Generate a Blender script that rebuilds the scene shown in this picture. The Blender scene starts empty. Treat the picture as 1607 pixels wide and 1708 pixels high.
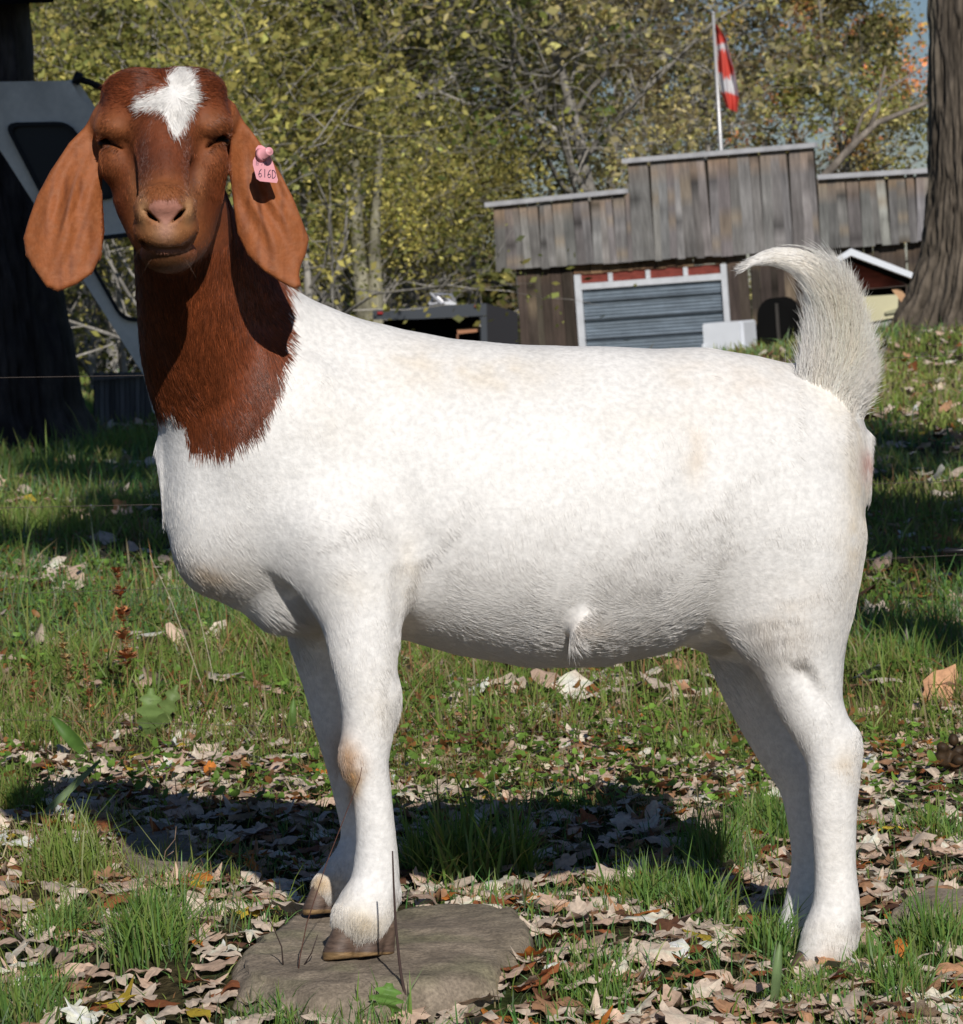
import bpy, math, random
import numpy as np
from mathutils import Vector, Matrix
from mathutils.geometry import tessellate_polygon

# ------------------------------------------------------------------ camera, sky, sun, exposure
SC = bpy.context.scene
F, CU, CV = 5600.0, 803.5, 854.0
CAMZ = 0.836
PITCH, ROLL = math.atan((854 - 470) / F), math.radians(4.3)
vF = np.array([0, math.cos(PITCH), -math.sin(PITCH)])
vU0 = np.array([0, math.sin(PITCH), math.cos(PITCH)])
vR0 = np.array([1.0, 0, 0])
vR = vR0 * math.cos(ROLL) - vU0 * math.sin(ROLL)
vU = vU0 * math.cos(ROLL) + vR0 * math.sin(ROLL)
CAM = np.array([0, 0, CAMZ])

def P(u, v, Y):
    """photo pixel (u, v) at depth Y metres -> world point(s)"""
    u = np.asarray(u, float); v = np.asarray(v, float); Y = np.asarray(Y, float)
    u, v, Y = np.broadcast_arrays(u, v, Y)
    d = vF * F + (u - CU)[..., None] * vR - (v - CV)[..., None] * vU
    return CAM + d * (Y / d[..., 1])[..., None]

cam_d = bpy.data.cameras.new("camera"); cam = bpy.data.objects.new("camera", cam_d)
SC.collection.objects.link(cam); SC.camera = cam
M = Matrix(((vR[0], vU[0], -vF[0], 0), (vR[1], vU[1], -vF[1], 0), (vR[2], vU[2], -vF[2], CAMZ), (0, 0, 0, 1)))
cam.matrix_world = M
cam_d.sensor_fit = 'HORIZONTAL'; cam_d.sensor_width = 36; cam_d.lens = 36 * F / 1607
cam_d.clip_start = 0.1; cam_d.clip_end = 2000
cam_d.dof.use_dof = True; cam_d.dof.focus_distance = 3.98; cam_d.dof.aperture_fstop = 34

SUN_EL, SUN_AZ = math.radians(31.5), math.radians(12)      # azimuth: sun stands behind the camera, to its right
ldir = np.array([-math.sin(SUN_AZ) * math.cos(SUN_EL), math.cos(SUN_AZ) * math.cos(SUN_EL), -math.sin(SUN_EL)])
w = bpy.data.worlds.new("World"); SC.world = w; w.use_nodes = True
nt = w.node_tree; bg = nt.nodes["Background"]
sky = nt.nodes.new("ShaderNodeTexSky"); sky.sky_type = 'NISHITA'; sky.sun_disc = False
sky.sun_elevation = SUN_EL
sky.sun_rotation = math.pi - SUN_AZ
sky.air_density = 1.0; sky.dust_density = 0.1; sky.ozone_density = 2.0
tint = nt.nodes.new("ShaderNodeMix"); tint.data_type = 'RGBA'; tint.blend_type = 'MULTIPLY'; tint.inputs[0].default_value = 1
tint.inputs[7].default_value = (.84, .95, 1.2, 1)       # clear autumn sky, a little bluer than the model's horizon
nt.links.new(sky.outputs[0], tint.inputs[6]); nt.links.new(tint.outputs[2], bg.inputs[0]); bg.inputs[1].default_value = 0.05  # kept at the low end of daylight
sl = bpy.data.lights.new("sun", 'SUN'); sl.energy = 5.0; sl.angle = math.radians(0.5); sl.color = (1, 0.955, 0.89)
so = bpy.data.objects.new("sun", sl); SC.collection.objects.link(so)
so.rotation_euler = Vector(ldir).to_track_quat('-Z', 'Y').to_euler()
SC.view_settings.view_transform = 'Standard'; SC.view_settings.look = 'None'
SC.view_settings.exposure = -0.40; SC.view_settings.gamma = 1
SC.render.engine = 'CYCLES'
SC.cycles.max_bounces = 6; SC.cycles.diffuse_bounces = 3; SC.cycles.glossy_bounces = 2
SC.cycles.transmission_bounces = 2; SC.cycles.transparent_max_bounces = 4
SC.cycles.use_denoising = True
rng = np.random.default_rng(7); random.seed(7)

# ------------------------------------------------------------------ helpers
def tag(o, label=None, cat=None, group=None, kind=None):
    if label: o['label'] = label
    if cat: o['category'] = cat
    if group: o['group'] = group
    if kind: o['kind'] = kind
    return o

def empty(name, loc=(0, 0, 0), label=None, cat=None, group=None):
    o = bpy.data.objects.new(name, None); SC.collection.objects.link(o)
    o.location = tuple(float(a) for a in loc); o.empty_display_size = .1
    return tag(o, label, cat, group)

def link(name, me, mat, parent=None):
    o = bpy.data.objects.new(name, me); SC.collection.objects.link(o)
    if mat is not None: me.materials.append(mat)
    if parent is not None:
        o.parent = parent
        o.matrix_parent_inverse = Matrix.Translation(-Vector(parent.location)) if parent.type == 'EMPTY' else Matrix()
    return o

def mesh_np(name, V, Fc, col=None, smooth=True):
    """V (n,3); Fc list of int arrays (k, nside)"""
    me = bpy.data.meshes.new(name)
    if isinstance(Fc, np.ndarray): Fc = [Fc]
    V = np.asarray(V, np.float32)
    loops = np.concatenate([f.ravel() for f in Fc]).astype(np.int32)
    tot = np.concatenate([np.full(len(f), f.shape[1], np.int32) for f in Fc])
    st = np.concatenate([[0], np.cumsum(tot)[:-1]]).astype(np.int32)
    me.vertices.add(len(V)); me.vertices.foreach_set('co', V.ravel())
    me.loops.add(len(loops)); me.loops.foreach_set('vertex_index', loops)
    me.polygons.add(len(tot)); me.polygons.foreach_set('loop_start', st); me.polygons.foreach_set('loop_total', tot)
    me.update(calc_edges=True)
    me.polygons.foreach_set('use_smooth', np.full(len(tot), smooth, bool))
    if col is not None:
        ca = me.color_attributes.new('Col', 'FLOAT_COLOR', 'POINT')
        c = np.ones((len(V), 4), np.float32); c[:, :3] = col
        ca.data.foreach_set('color', c.ravel())
    return me

class MB:
    """collects simple shapes, links them as one mesh object"""
    def __init__(s): s.v = []; s.f = []; s.c = []; s.n = 0
    def add(s, V, faces, col=(1, 1, 1)):
        V = np.asarray(V, float)
        s.v.append(V); s.f += [[int(i) + s.n for i in f] for f in faces]
        s.c.append(np.broadcast_to(np.asarray(col, float), (len(V), 3))); s.n += len(V)
    def hexa(s, c8, col=(1, 1, 1)):
        s.add(c8, [(0, 3, 2, 1), (4, 5, 6, 7), (0, 1, 5, 4), (1, 2, 6, 5), (2, 3, 7, 6), (3, 0, 4, 7)], col)
    def slab(s, quad, nrm, t, col=(1, 1, 1)):
        q = np.asarray(quad, float); n = np.asarray(nrm, float) * t
        s.hexa(np.vstack([q, q + n]), col)
    def box(s, lo, hi, col=(1, 1, 1)):
        (a, b, c), (d, e, f) = lo, hi
        s.hexa([(a, b, c), (d, b, c), (d, e, c), (a, e, c), (a, b, f), (d, b, f), (d, e, f), (a, e, f)], col)
    def tube(s, pts, rad, n=8, col=(1, 1, 1), cap=True):
        pts = np.asarray(pts, float); m = len(pts)
        rad = np.broadcast_to(np.asarray(rad, float), (m,))
        T = np.gradient(pts, axis=0); T /= np.linalg.norm(T, axis=1)[:, None] + 1e-12
        ref = np.array([0, 0, 1.0]) if abs(T[0][2]) < .9 else np.array([1.0, 0, 0])
        A = np.cross(T, ref); A /= np.linalg.norm(A, axis=1)[:, None] + 1e-12
        B = np.cross(T, A)
        an = np.arange(n) * 2 * np.pi / n
        V = (pts[:, None] + rad[:, None, None] * (np.cos(an)[None, :, None] * A[:, None] + np.sin(an)[None, :, None] * B[:, None])).reshape(-1, 3)
        fs = []
        for i in range(m - 1):
            for j in range(n):
                k = (j + 1) % n
                fs.append((i * n + j, i * n + k, (i + 1) * n + k, (i + 1) * n + j))
        if cap: fs.append(tuple(range(n))[::-1]); fs.append(tuple((m - 1) * n + j for j in range(n)))
        c = np.asarray(col, float)
        if c.ndim == 2: c = np.repeat(c, n, 0)
        s.add(V, fs, c)
    def build(s, name, mat, parent=None, smooth=False):
        me = bpy.data.meshes.new(name)
        V = np.vstack(s.v)
        me.from_pydata([tuple(p) for p in V], [], s.f); me.update()
        ca = me.color_attributes.new('Col', 'FLOAT_COLOR', 'POINT')
        c = np.ones((len(V), 4), np.float32); c[:, :3] = np.vstack(s.c); ca.data.foreach_set('color', c.ravel())
        me.polygons.foreach_set('use_smooth', np.full(len(me.polygons), smooth, bool))
        return link(name, me, mat, parent)

def hsh(ix, iy, iz, seed=0):
    m = 0xffffffff
    n = (ix * 374761393 + iy * 668265263 + iz * 1440662683 + seed * 1274126177) & m
    n = ((n ^ (n >> 15)) * 0x85ebca6b) & m
    n = ((n ^ (n >> 13)) * 0xc2b2ae35) & m
    return ((n ^ (n >> 16)) & 0xffffff) / float(0xffffff)

def noise3(p, sc, seed=0):
    q = np.asarray(p, float) / sc; i = np.floor(q).astype(np.int64); f = q - i; f = f * f * (3 - 2 * f)
    r = 0
    for a in (0, 1):
        for b in (0, 1):
            for c in (0, 1):
                wgt = (f[..., 0] if a else 1 - f[..., 0]) * (f[..., 1] if b else 1 - f[..., 1]) * (f[..., 2] if c else 1 - f[..., 2])
                r = r + wgt * hsh(i[..., 0] + a, i[..., 1] + b, i[..., 2] + c, seed)
    return r * 2 - 1

def n2(x, y, sc, seed=0):
    x, y = np.broadcast_arrays(np.asarray(x, float), np.asarray(y, float))
    return noise3(np.stack([x, y, np.zeros_like(x) + .37], -1), sc, seed)

def mat(name, base=None, rough=.7, attr=True, translucent=0, spec=.3, metal=0, noise=None, bump=None, sheen=0):
    """procedural material: base colour (or the Col attribute) modulated by stretched noise, with optional bump"""
    m = bpy.data.materials.new(name); m.use_nodes = True; t = m.node_tree; N = t.nodes; L = t.links
    b = N["Principled BSDF"]; b.inputs['Roughness'].default_value = rough
    b.inputs['Specular IOR Level'].default_value = spec; b.inputs['Metallic'].default_value = metal
    if attr:
        a = N.new('ShaderNodeAttribute'); a.attribute_name = 'Col'; src = a.outputs['Color']
        if base is not None:
            mx = N.new('ShaderNodeMix'); mx.data_type = 'RGBA'; mx.blend_type = 'MULTIPLY'; mx.inputs[0].default_value = 1
            L.new(src, mx.inputs[6]); mx.inputs[7].default_value = (*base, 1); src = mx.outputs[2]
    else:
        rgb = N.new('ShaderNodeRGB'); rgb.outputs[0].default_value = (*base, 1); src = rgb.outputs[0]
    tc = N.new('ShaderNodeTexCoord')
    def tex(scale, stretch, detail=6, dist=0):
        mp = N.new('ShaderNodeMapping'); mp.inputs['Scale'].default_value = stretch; L.new(tc.outputs['Object'], mp.inputs[0])
        n = N.new('ShaderNodeTexNoise'); n.inputs['Scale'].default_value = scale; n.inputs['Detail'].default_value = detail
        n.inputs['Distortion'].default_value = dist; L.new(mp.outputs[0], n.inputs[0]); return n.outputs[0]
    for (scale, stretch, lo, hi) in (noise or []):
        r = N.new('ShaderNodeMapRange'); L.new(tex(scale, stretch), r.inputs[0])
        r.inputs[1].default_value = .3; r.inputs[2].default_value = .7; r.inputs[3].default_value = lo; r.inputs[4].default_value = hi
        mx = N.new('ShaderNodeVectorMath'); mx.operation = 'SCALE'; L.new(src, mx.inputs[0]); L.new(r.outputs[0], mx.inputs[3]); src = mx.outputs[0]
    L.new(src, b.inputs['Base Color'])
    if bump:
        last = None
        for (scale, stretch, strength, dist) in bump:
            bn = N.new('ShaderNodeBump'); bn.inputs['Strength'].default_value = strength; bn.inputs['Distance'].default_value = dist
            L.new(tex(scale, stretch), bn.inputs['Height'])
            if last: L.new(last, bn.inputs['Normal'])
            last = bn.outputs[0]
        L.new(last, b.inputs['Normal'])
    if sheen: b.inputs['Sheen Weight'].default_value = sheen
    if translucent:
        tr = N.new('ShaderNodeBsdfTranslucent'); L.new(src, tr.inputs[0])
        mx = N.new('ShaderNodeMixShader'); mx.inputs[0].default_value = translucent
        L.new(b.outputs[0], mx.inputs[1]); L.new(tr.outputs[0], mx.inputs[2])
        L.new(mx.outputs[0], N['Material Output'].inputs[0])
    return m

def rgb(r, g, b):
    """photo-ish sRGB 0-255 -> linear"""
    c = np.array([r, g, b], float) / 255
    return np.where(c <= .04045, c / 12.92, ((c + .055) / 1.055) ** 2.4)

# ------------------------------------------------------------------ terrain
ROWS = [(2.5, 2343, 2343), (4.1, 1612, 1612), (5, 1406, 1406), (6.5, 1190, 1190), (9, 990, 985), (13, 830, 800),
        (20, 712, 655), (26, 690, 574), (34, 678, 592), (60, 630, 602), (120, 590, 545)]
RY = np.log([r[0] for r in ROWS]); Rm = []; Rb = []; RW = []
for (Y, vl, vr) in ROWS:
    a, b = P(0, vl, Y), P(1607, vr, Y); m = (b[2] - a[2]) / (b[0] - a[0]); Rm.append(m); Rb.append(a[2] - m * a[0])
def zbase(x, Y):
    x = np.asarray(x, float); Y = np.asarray(Y, float)
    l = np.log(np.clip(Y, 2.5, 120)); m = np.interp(l, RY, Rm); b = np.interp(l, RY, Rb)
    hw = np.clip(Y, 3, 120) * 0.1435 * 1.6
    return b + m * np.clip(x, -hw, hw)
def ground(x, Y):
    x = np.asarray(x, float); Y = np.asarray(Y, float)
    amp = np.clip(Y / 12, .5, 2)
    e = np.sqrt((x / .30) ** 2 + ((Y - 4.08) / .30) ** 2); x0 = x + .135
    e = np.sqrt((x0 / .30) ** 2 + ((Y - 4.10) / .24) ** 2)
    return zbase(x, Y) + .15 * np.exp(-((x - 3.9) / 1.5) ** 2 - ((Y - 26) / 2.2) ** 2) + .030 * np.exp(-np.clip(e - .95, 0, 9) ** 2 / .12) + .010 * amp * n2(x, Y, .45, 3) + .005 * n2(x, Y, .13, 5) * (Y < 15)
def on_ground(u, v):
    """pixel -> terrain point"""
    lo, hi = 2.6, 26.0
    for _ in range(50):
        mid = (lo + hi) / 2; p = P(u, v, mid)
        if p[2] > ground(p[0], mid): lo = mid
        else: hi = mid
    p = P(u, v, lo); p[2] = float(ground(p[0], lo)); return p

ys = np.concatenate([np.linspace(-14, 2.4, 24), np.geomspace(2.5, 26, 330), np.geomspace(26.5, 420, 90)])
t = np.linspace(-1, 1, 261); xs_unit = np.sinh(t * 3.2) / math.sinh(3.2)
XX = np.outer(np.clip(np.abs(ys) * 1.2 + 12, 14, 400), xs_unit); YY = np.repeat(ys[:, None], len(t), 1)
V = np.stack([XX, YY, ground(XX, YY)], -1).reshape(-1, 3)
nr, nc = YY.shape; I = np.arange(nr * nc).reshape(nr, nc)
Fq = np.stack([I[:-1, :-1], I[:-1, 1:], I[1:, 1:], I[1:, :-1]], -1).reshape(-1, 4)
gm = bpy.data.materials.new('soil'); gm.use_nodes = True
def soil(m):
    N = m.node_tree.nodes; L = m.node_tree.links; b = N['Principled BSDF']; b.inputs['Roughness'].default_value = .95
    b.inputs['Specular IOR Level'].default_value = .1
    tc = N.new('ShaderNodeTexCoord')
    n1 = N.new('ShaderNodeTexNoise'); n1.inputs['Scale'].default_value = 2.2; n1.inputs['Detail'].default_value = 8
    n2_ = N.new('ShaderNodeTexNoise'); n2_.inputs['Scale'].default_value = 60; n2_.inputs['Detail'].default_value = 6
    for n in (n1, n2_): L.new(tc.outputs['Object'], n.inputs[0])
    r1 = N.new('ShaderNodeValToRGB'); L.new(n1.outputs[0], r1.inputs[0])
    e = r1.color_ramp.elements; e[0].position = .35; e[0].color = (.030, .042, .012, 1); e[1].position = .65; e[1].color = (.075, .055, .030, 1)
    r2 = N.new('ShaderNodeMapRange'); L.new(n2_.outputs[0], r2.inputs[0]); r2.inputs[1].default_value = .3; r2.inputs[2].default_value = .7
    r2.inputs[3].default_value = .4; r2.inputs[4].default_value = 1.5
    sc = N.new('ShaderNodeVectorMath'); sc.operation = 'SCALE'; L.new(r1.outputs[0], sc.inputs[0]); L.new(r2.outputs[0], sc.inputs[3])
    L.new(sc.outputs[0], b.inputs['Base Color'])
    bp = N.new('ShaderNodeBump'); bp.inputs['Strength'].default_value = .8; bp.inputs['Distance'].default_value = .02
    L.new(n2_.outputs[0], bp.inputs['Height']); L.new(bp.outputs[0], b.inputs['Normal'])
soil(gm)
tag(link('ground', mesh_np('ground', V, Fq), gm), 'grassy pasture ground sloping gently under the goat', None, None, 'structure')

# ------------------------------------------------------------------ signed distance modelling of the goat (units: photo px, y = px of depth)
def polyd(u, v, poly):
    pl = np.asarray(poly, float); d = np.full(u.shape, 1e9); s = np.zeros(u.shape, bool)
    n = len(pl)
    for i in range(n):
        ax, ay = pl[i]; bx, by = pl[(i + 1) % n]; ex, ey = bx - ax, by - ay
        wx, wy = u - ax, v - ay; t_ = np.clip((wx * ex + wy * ey) / (ex * ex + ey * ey), 0, 1)
        d = np.minimum(d, (wx - ex * t_) ** 2 + (wy - ey * t_) ** 2)
        c = ((ay > v) != (by > v)); 
        with np.errstate(divide='ignore', invalid='ignore'):
            xi = ax + (v - ay) * ex / (ey if ey != 0 else 1e-9)
        s ^= c & (u < xi)
    return np.where(s, -1, 1) * np.sqrt(d)

def smin(a, b, k):
    h = np.clip(.5 + .5 * (b - a) / k, 0, 1); return b + (a - b) * h - k * h * (1 - h)
def smax(a, b, k): return -smin(-a, -b, k)

class SDF:
    def __init__(s): s.p = []
    def cone(s, a, b, k=20, op='u'):
        """a, b = (u, v, y, r)"""
        a = np.array(a, float); b = np.array(b, float)
        def f(p):
            pa = p - a[[0, 2, 1]]; ba = (b - a)[[0, 2, 1]]; l2 = float(ba @ ba); rr = a[3] - b[3]; a2 = l2 - rr * rr
            if a2 <= 1e-6 * l2:
                return np.minimum(np.linalg.norm(pa, axis=1) - a[3], np.linalg.norm(pa - ba, axis=1) - b[3])
            y = pa @ ba; z = y - l2; x2 = ((pa * l2 - ba * y[:, None]) ** 2).sum(1); y2 = y * y * l2; z2 = z * z * l2
            k_ = np.sign(rr) * rr * rr * x2
            mid = (np.sqrt(x2 * a2 / l2) + y * rr) / l2 - a[3]
            d1 = np.sqrt(x2 + z2) / l2 - b[3]; d0 = np.sqrt(x2 + y2) / l2 - a[3]
            return np.where(np.sign(z) * a2 * z2 > k_, d1, np.where(np.sign(y) * a2 * y2 < k_, d0, mid))
        lo = np.minimum(a[[0, 2, 1]] - a[3], b[[0, 2, 1]] - b[3]); hi = np.maximum(a[[0, 2, 1]] + a[3], b[[0, 2, 1]] + b[3])
        s.p.append((f, k, op, lo, hi))
    def chain(s, pts, k=20, op='u', k0=None):
        t_ = SDF()
        if len(pts) > 2 and op == 'u':
            q = np.array(pts, float); q = np.vstack([2 * q[0] - q[1], q, 2 * q[-1] - q[-2]]); out = []
            for i in range(1, len(q) - 2):
                for t in np.arange(0, 1, .25):
                    out.append(.5 * (2 * q[i] + (q[i + 1] - q[i - 1]) * t + (2 * q[i - 1] - 5 * q[i] + 4 * q[i + 1] - q[i + 2]) * t * t + (3 * q[i] - q[i - 1] - 3 * q[i + 1] + q[i + 2]) * t ** 3))
            pts = out + [q[-2]]
        for i in range(len(pts) - 1): t_.cone(pts[i], pts[i + 1], 0)
        fs = [q[0] for q in t_.p]; lo = np.min([q[3] for q in t_.p], 0); hi = np.max([q[4] for q in t_.p], 0)
        def f(p):
            d = fs[0](p)
            for g in fs[1:]: d = np.minimum(d, g(p))
            return d
        s.p.append((f, k0 or k, op, lo, hi))
    def carve(s, pts, floor, k=4):
        """cut a groove along a picture-plane polyline [(u, v, r)], down to depth y = floor(u)"""
        pts = [np.array(q, float) for q in pts]
        def f(p):
            d = np.full(len(p), 1e9)
            for a, b in zip(pts[:-1], pts[1:]):
                ba = b[:2] - a[:2]; pa = p[:, [0, 2]] - a[:2]; h = np.clip(pa @ ba / (ba @ ba), 0, 1)
                d = np.minimum(d, np.linalg.norm(pa - h[:, None] * ba, axis=1) - (a[2] + (b[2] - a[2]) * h))
            return smax(d, p[:, 1] - floor(p[:, 0]), 4)
        u = [q[0] for q in pts]; v = [q[1] for q in pts]
        s.fn(f, (min(u) - 12, -600, min(v) - 12), (max(u) + 12, -300, max(v) + 12), k, 's')
    def ell(s, c, r, k=20, op='u', rot=0):
        """c=(u,v,y) r=(ru,rv,ry) rot in the picture plane (deg)"""
        c = np.array(c, float)[[0, 2, 1]]; r = np.array(r, float)[[0, 2, 1]]; ca, sa = math.cos(math.radians(rot)), math.sin(math.radians(rot))
        def f(p):
            q = p - c
            x = q[:, 0] * ca + q[:, 2] * sa; z = -q[:, 0] * sa + q[:, 2] * ca
            q = np.stack([x, q[:, 1], z], 1)
            k0 = np.linalg.norm(q / r, axis=1); k1 = np.linalg.norm(q / (r * r), axis=1)
            return k0 * (k0 - 1) / np.maximum(k1, 1e-9)
        R = np.array([max(r[0], r[2]) if rot else r[0], r[1], max(r[0], r[2]) if rot else r[2]])
        s.p.append((f, k, op, c - R, c + R))
    def fn(s, f, lo, hi, k=20, op='u'): s.p.append((f, k, op, np.array(lo, float), np.array(hi, float)))
    def __call__(s, p):
        d = np.full(len(p), 90.0)
        for (f, k, op, lo, hi) in s.p:
            mg = (60 + k) if op == 'u' else (k + 4)
            m = np.all((p > lo - mg) & (p < hi + mg), axis=1)
            if not m.any(): continue
            e = f(p[m])
            if op == 'u': d[m] = smin(d[m], e, k) if k > 0 else np.minimum(d[m], e)
            else: d[m] = smax(d[m], -e, k)
        return d

def evalc(f, p, n=400000):
    return np.concatenate([f(p[i:i + n]) for i in range(0, len(p), n)]) if len(p) else np.zeros(0)

def surface_net(f, lo, hi, h, coarse=4):
    lo = np.array(lo, float); hi = np.array(hi, float); H = h * coarse
    n = np.ceil((hi - lo) / H).astype(int)
    g = np.stack(np.meshgrid(*[np.arange(k) for k in n], indexing='ij'), -1).reshape(-1, 3)
    fc = evalc(f, lo + (g + .5) * H)
    g = g[np.abs(fc) < H * 1.9]
    S = 1 << 12
    key = lambda q: (q[..., 0].astype(np.int64) * S + q[..., 1]) * S + q[..., 2]
    r5 = np.stack(np.meshgrid(*[np.arange(coarse + 1)] * 3, indexing='ij'), -1).reshape(-1, 3)
    ck = np.unique(key(g[:, None] * coarse + r5[None]).ravel())
    cp = np.stack([ck // (S * S), (ck // S) % S, ck % S], -1)
    val = evalc(f, lo + cp * h)
    r4 = np.stack(np.meshgrid(*[np.arange(coarse)] * 3, indexing='ij'), -1).reshape(-1, 3)
    cells = (g[:, None] * coarse + r4[None]).reshape(-1, 3)
    offs = np.array([(a, b, c) for a in (0, 1) for b in (0, 1) for c in (0, 1)])
    cv = np.stack([val[np.searchsorted(ck, key(cells + o))] for o in offs], 1)
    act = (cv < 0).any(1) & (cv >= 0).any(1)
    cells = cells[act]; cv = cv[act]
    acc = np.zeros((len(cells), 3)); cnt = np.zeros(len(cells))
    for i in range(8):
        for j in range(i + 1, 8):
            if np.abs(offs[i] - offs[j]).sum() != 1: continue
            a, b = cv[:, i], cv[:, j]; m = (a < 0) != (b < 0)
            t_ = a[m] / (a[m] - b[m]); acc[m] += offs[i] + t_[:, None] * (offs[j] - offs[i]); cnt[m] += 1
    V = lo + (cells + acc / cnt[:, None]) * h
    k_ = key(cells); o_ = np.argsort(k_); ks = k_[o_]
    quads = []
    for ax in range(3):
        a1, a2 = [(1, 2), (2, 0), (0, 1)][ax]
        e = np.zeros(3, int); e[ax] = 1
        j1 = int(np.where((offs == e).all(1))[0][0])
        m = (cv[:, 0] < 0) != (cv[:, j1] < 0)
        c = cells[m]; flip = cv[m, 0] < 0
        d1 = np.zeros(3, int); d1[a1] = 1; d2 = np.zeros(3, int); d2[a2] = 1
        idx = []; ok = np.ones(len(c), bool)
        for dd in (np.zeros(3, int), d1, d1 + d2, d2):
            kk = key(c - dd); q = np.searchsorted(ks, kk); q = np.clip(q, 0, len(ks) - 1); ok &= ks[q] == kk; idx.append(o_[q])
        Q = np.stack(idx, 1)
        Q = np.where(flip[:, None], Q, Q[:, ::-1]); quads.append(Q[ok])
    Q = np.concatenate(quads)
    return V, Q

def relax(V, Q, it, keep=None):
    for _ in range(it):
        s = np.zeros_like(V); c = np.zeros(len(V))
        for i in range(4):
            for j in ((i + 1) % 4, (i + 3) % 4):
                np.add.at(s, Q[:, i], V[Q[:, j]]); np.add.at(c, Q[:, i], 1)
        n = s / np.maximum(c, 1)[:, None]
        V = V + .5 * (n - V) if keep is None else V + .5 * (n - V) * keep[:, None]
    return V

GS = 1366.0
def g2w(p): return P(p[:, 0], p[:, 2], 4.1 + p[:, 1] / GS)

ST = np.array([  # u, top, bottom, centre y, half depth
    (272, 765, 862, -60, 18), (281, 732, 888, -60, 50), (298, 702, 924, -60, 82), (320, 660, 964, -60, 106), (380, 590, 1008, -58, 132), (440, 515, 1032, -52, 148), (475, 483, 1042, -50, 155),
    (520, 499, 1050, -45, 168), (600, 530, 1060, -35, 185), (670, 550, 1066, -28, 200), (760, 566, 1090, -16, 222), (880, 574, 1112, 0, 236), (1000, 577, 1110, 16, 236),
    (1100, 582, 1090, 30, 225), (1180, 579, 1055, 42, 206), (1260, 592, 1010, 55, 190), (1330, 610, 980, 66, 170), (1390, 635, 945, 78, 138), (1425, 672, 900, 82, 98), (1440, 710, 850, 84, 60), (1447, 750, 800, 85, 20)], float)
_du = np.arange(272, 1448, 2.0)
_T = np.stack([np.interp(_du, ST[:, 0], ST[:, i]) for i in range(1, 5)], 1)
_k = np.exp(-.5 * (np.arange(-12, 13) / 5) ** 2); _k /= _k.sum()
_T = np.stack([np.convolve(np.pad(_T[:, i], 12, mode='edge'), _k, 'valid') for i in range(4)], 1)
def torso(p):
    u = np.clip(p[:, 0], 272, 1447)
    top, bot, yc, b = [np.interp(u, _du, _T[:, i]) for i in range(4)]
    a = (bot - top) / 2; dv = p[:, 2] - (top + bot) / 2; dy = p[:, 1] - yc
    tt = np.clip(dv / a, -1.2, 1.2); bb = b * (1 + .13 * tt - .04 * tt * tt)
    q = np.sqrt((dv / a) ** 2 + (dy / bb) ** 2) + 1e-6
    g = np.sqrt((dv / a ** 2) ** 2 + (dy / bb ** 2) ** 2) + 1e-9
    d = (q - 1) * q / g
    du = np.abs(p[:, 0] - u)
    d = np.where(du > 0, np.sqrt(np.maximum(d, 0) ** 2 + du ** 2), d)
    return np.clip(d, -90, 200)

EAR_L = [(172, 182), (148, 205), (115, 238), (84, 284), (62, 325), (50, 358), (39, 395), (42, 424), (58, 450), (76, 477), (97, 486), (128, 474), (155, 455), (170, 425), (175, 385), (172, 335), (170, 285), (172, 240)]
EAR_R = [(372, 172), (392, 188), (415, 212), (440, 246), (468, 290), (488, 328), (505, 370), (516, 398), (511, 422), (503, 442), (500, 458), (503, 476), (492, 483), (468, 471), (440, 452), (412, 424), (394, 388), (389, 350), (384, 300), (378, 250), (372, 210)]
def ear_y(u, v, left):
    uc = 108 if left else 450
    base = -318 - 62 * np.clip((v - 190) / 290, 0, 1.1)
    s_ = (u - uc) / 62
    y = base + 14 * np.clip(s_, -1.5, 1.5) ** 2
    w_ = u + (.35 if left else -.30) * (v - 330)
    y = y - (4.6 * np.sin(w_ / 6.0 + 1.6 * np.sin(v / 38)) + 2.4 * np.abs(np.sin(w_ / 9.5 + v / 70))) * np.exp(-((v - 335) / 85) ** 2) * np.exp(-(s_ / .8) ** 2)
    return y + 2.5 * np.sin(u / 19 + v / 33)
def earf(poly, left):
    def f(p):
        d2 = polyd(p[:, 0], p[:, 2], poly)
        th = 6.5 + 5 * np.exp(-((p[:, 2] - 195) / 40) ** 2)
        dy = np.abs(p[:, 1] - ear_y(p[:, 0], p[:, 2], left)) - th
        return smax(d2, dy, 9)
    return f

G = SDF()
G.fn(torso, (255, -270, 500), (1455, 270, 1125), k=5)
# neck
G.chain([(405, 705, -62, 131), (352, 600, -120, 112), (318, 500, -185, 88), (300, 400, -235, 76), (292, 300, -270, 74)], k=38, k0=70)
G.chain([(318, 360, -225, 62), (380, 470, -130, 74), (425, 560, -80, 92)], k=40)
# withers and shoulder
G.ell((505, 790, -175), (112, 190, 58), 70, rot=-14)
G.ell((395, 880, -120), (86, 92, 66), 50)
G.ell((352, 922, -60), (58, 56, 78), 50)
G.ell((358, 800, -90), (58, 110, 60), 50)
G.ell((480, 1000, -60), (60, 46, 70), 40)
# near foreleg
G.chain([(575, 905, -182, 96), (600, 1010, -205, 72), (608, 1100, -222, 55), (616, 1180, -228, 47), (611, 1240, -234, 42), (610, 1275, -238, 39), (620, 1320, -238, 33), (627, 1390, -238, 33), (628, 1440, -238, 37), (624, 1480, -240, 42), (613, 1510, -246, 48), (602, 1530, -252, 49)], k=16, k0=60)
G.ell((648, 1165, -222), (20, 40, 26), 18)
G.ell((592, 1262, -248), (26, 40, 26), 16)
G.ell((650, 1490, -232), (18, 24, 18), 12)
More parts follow.
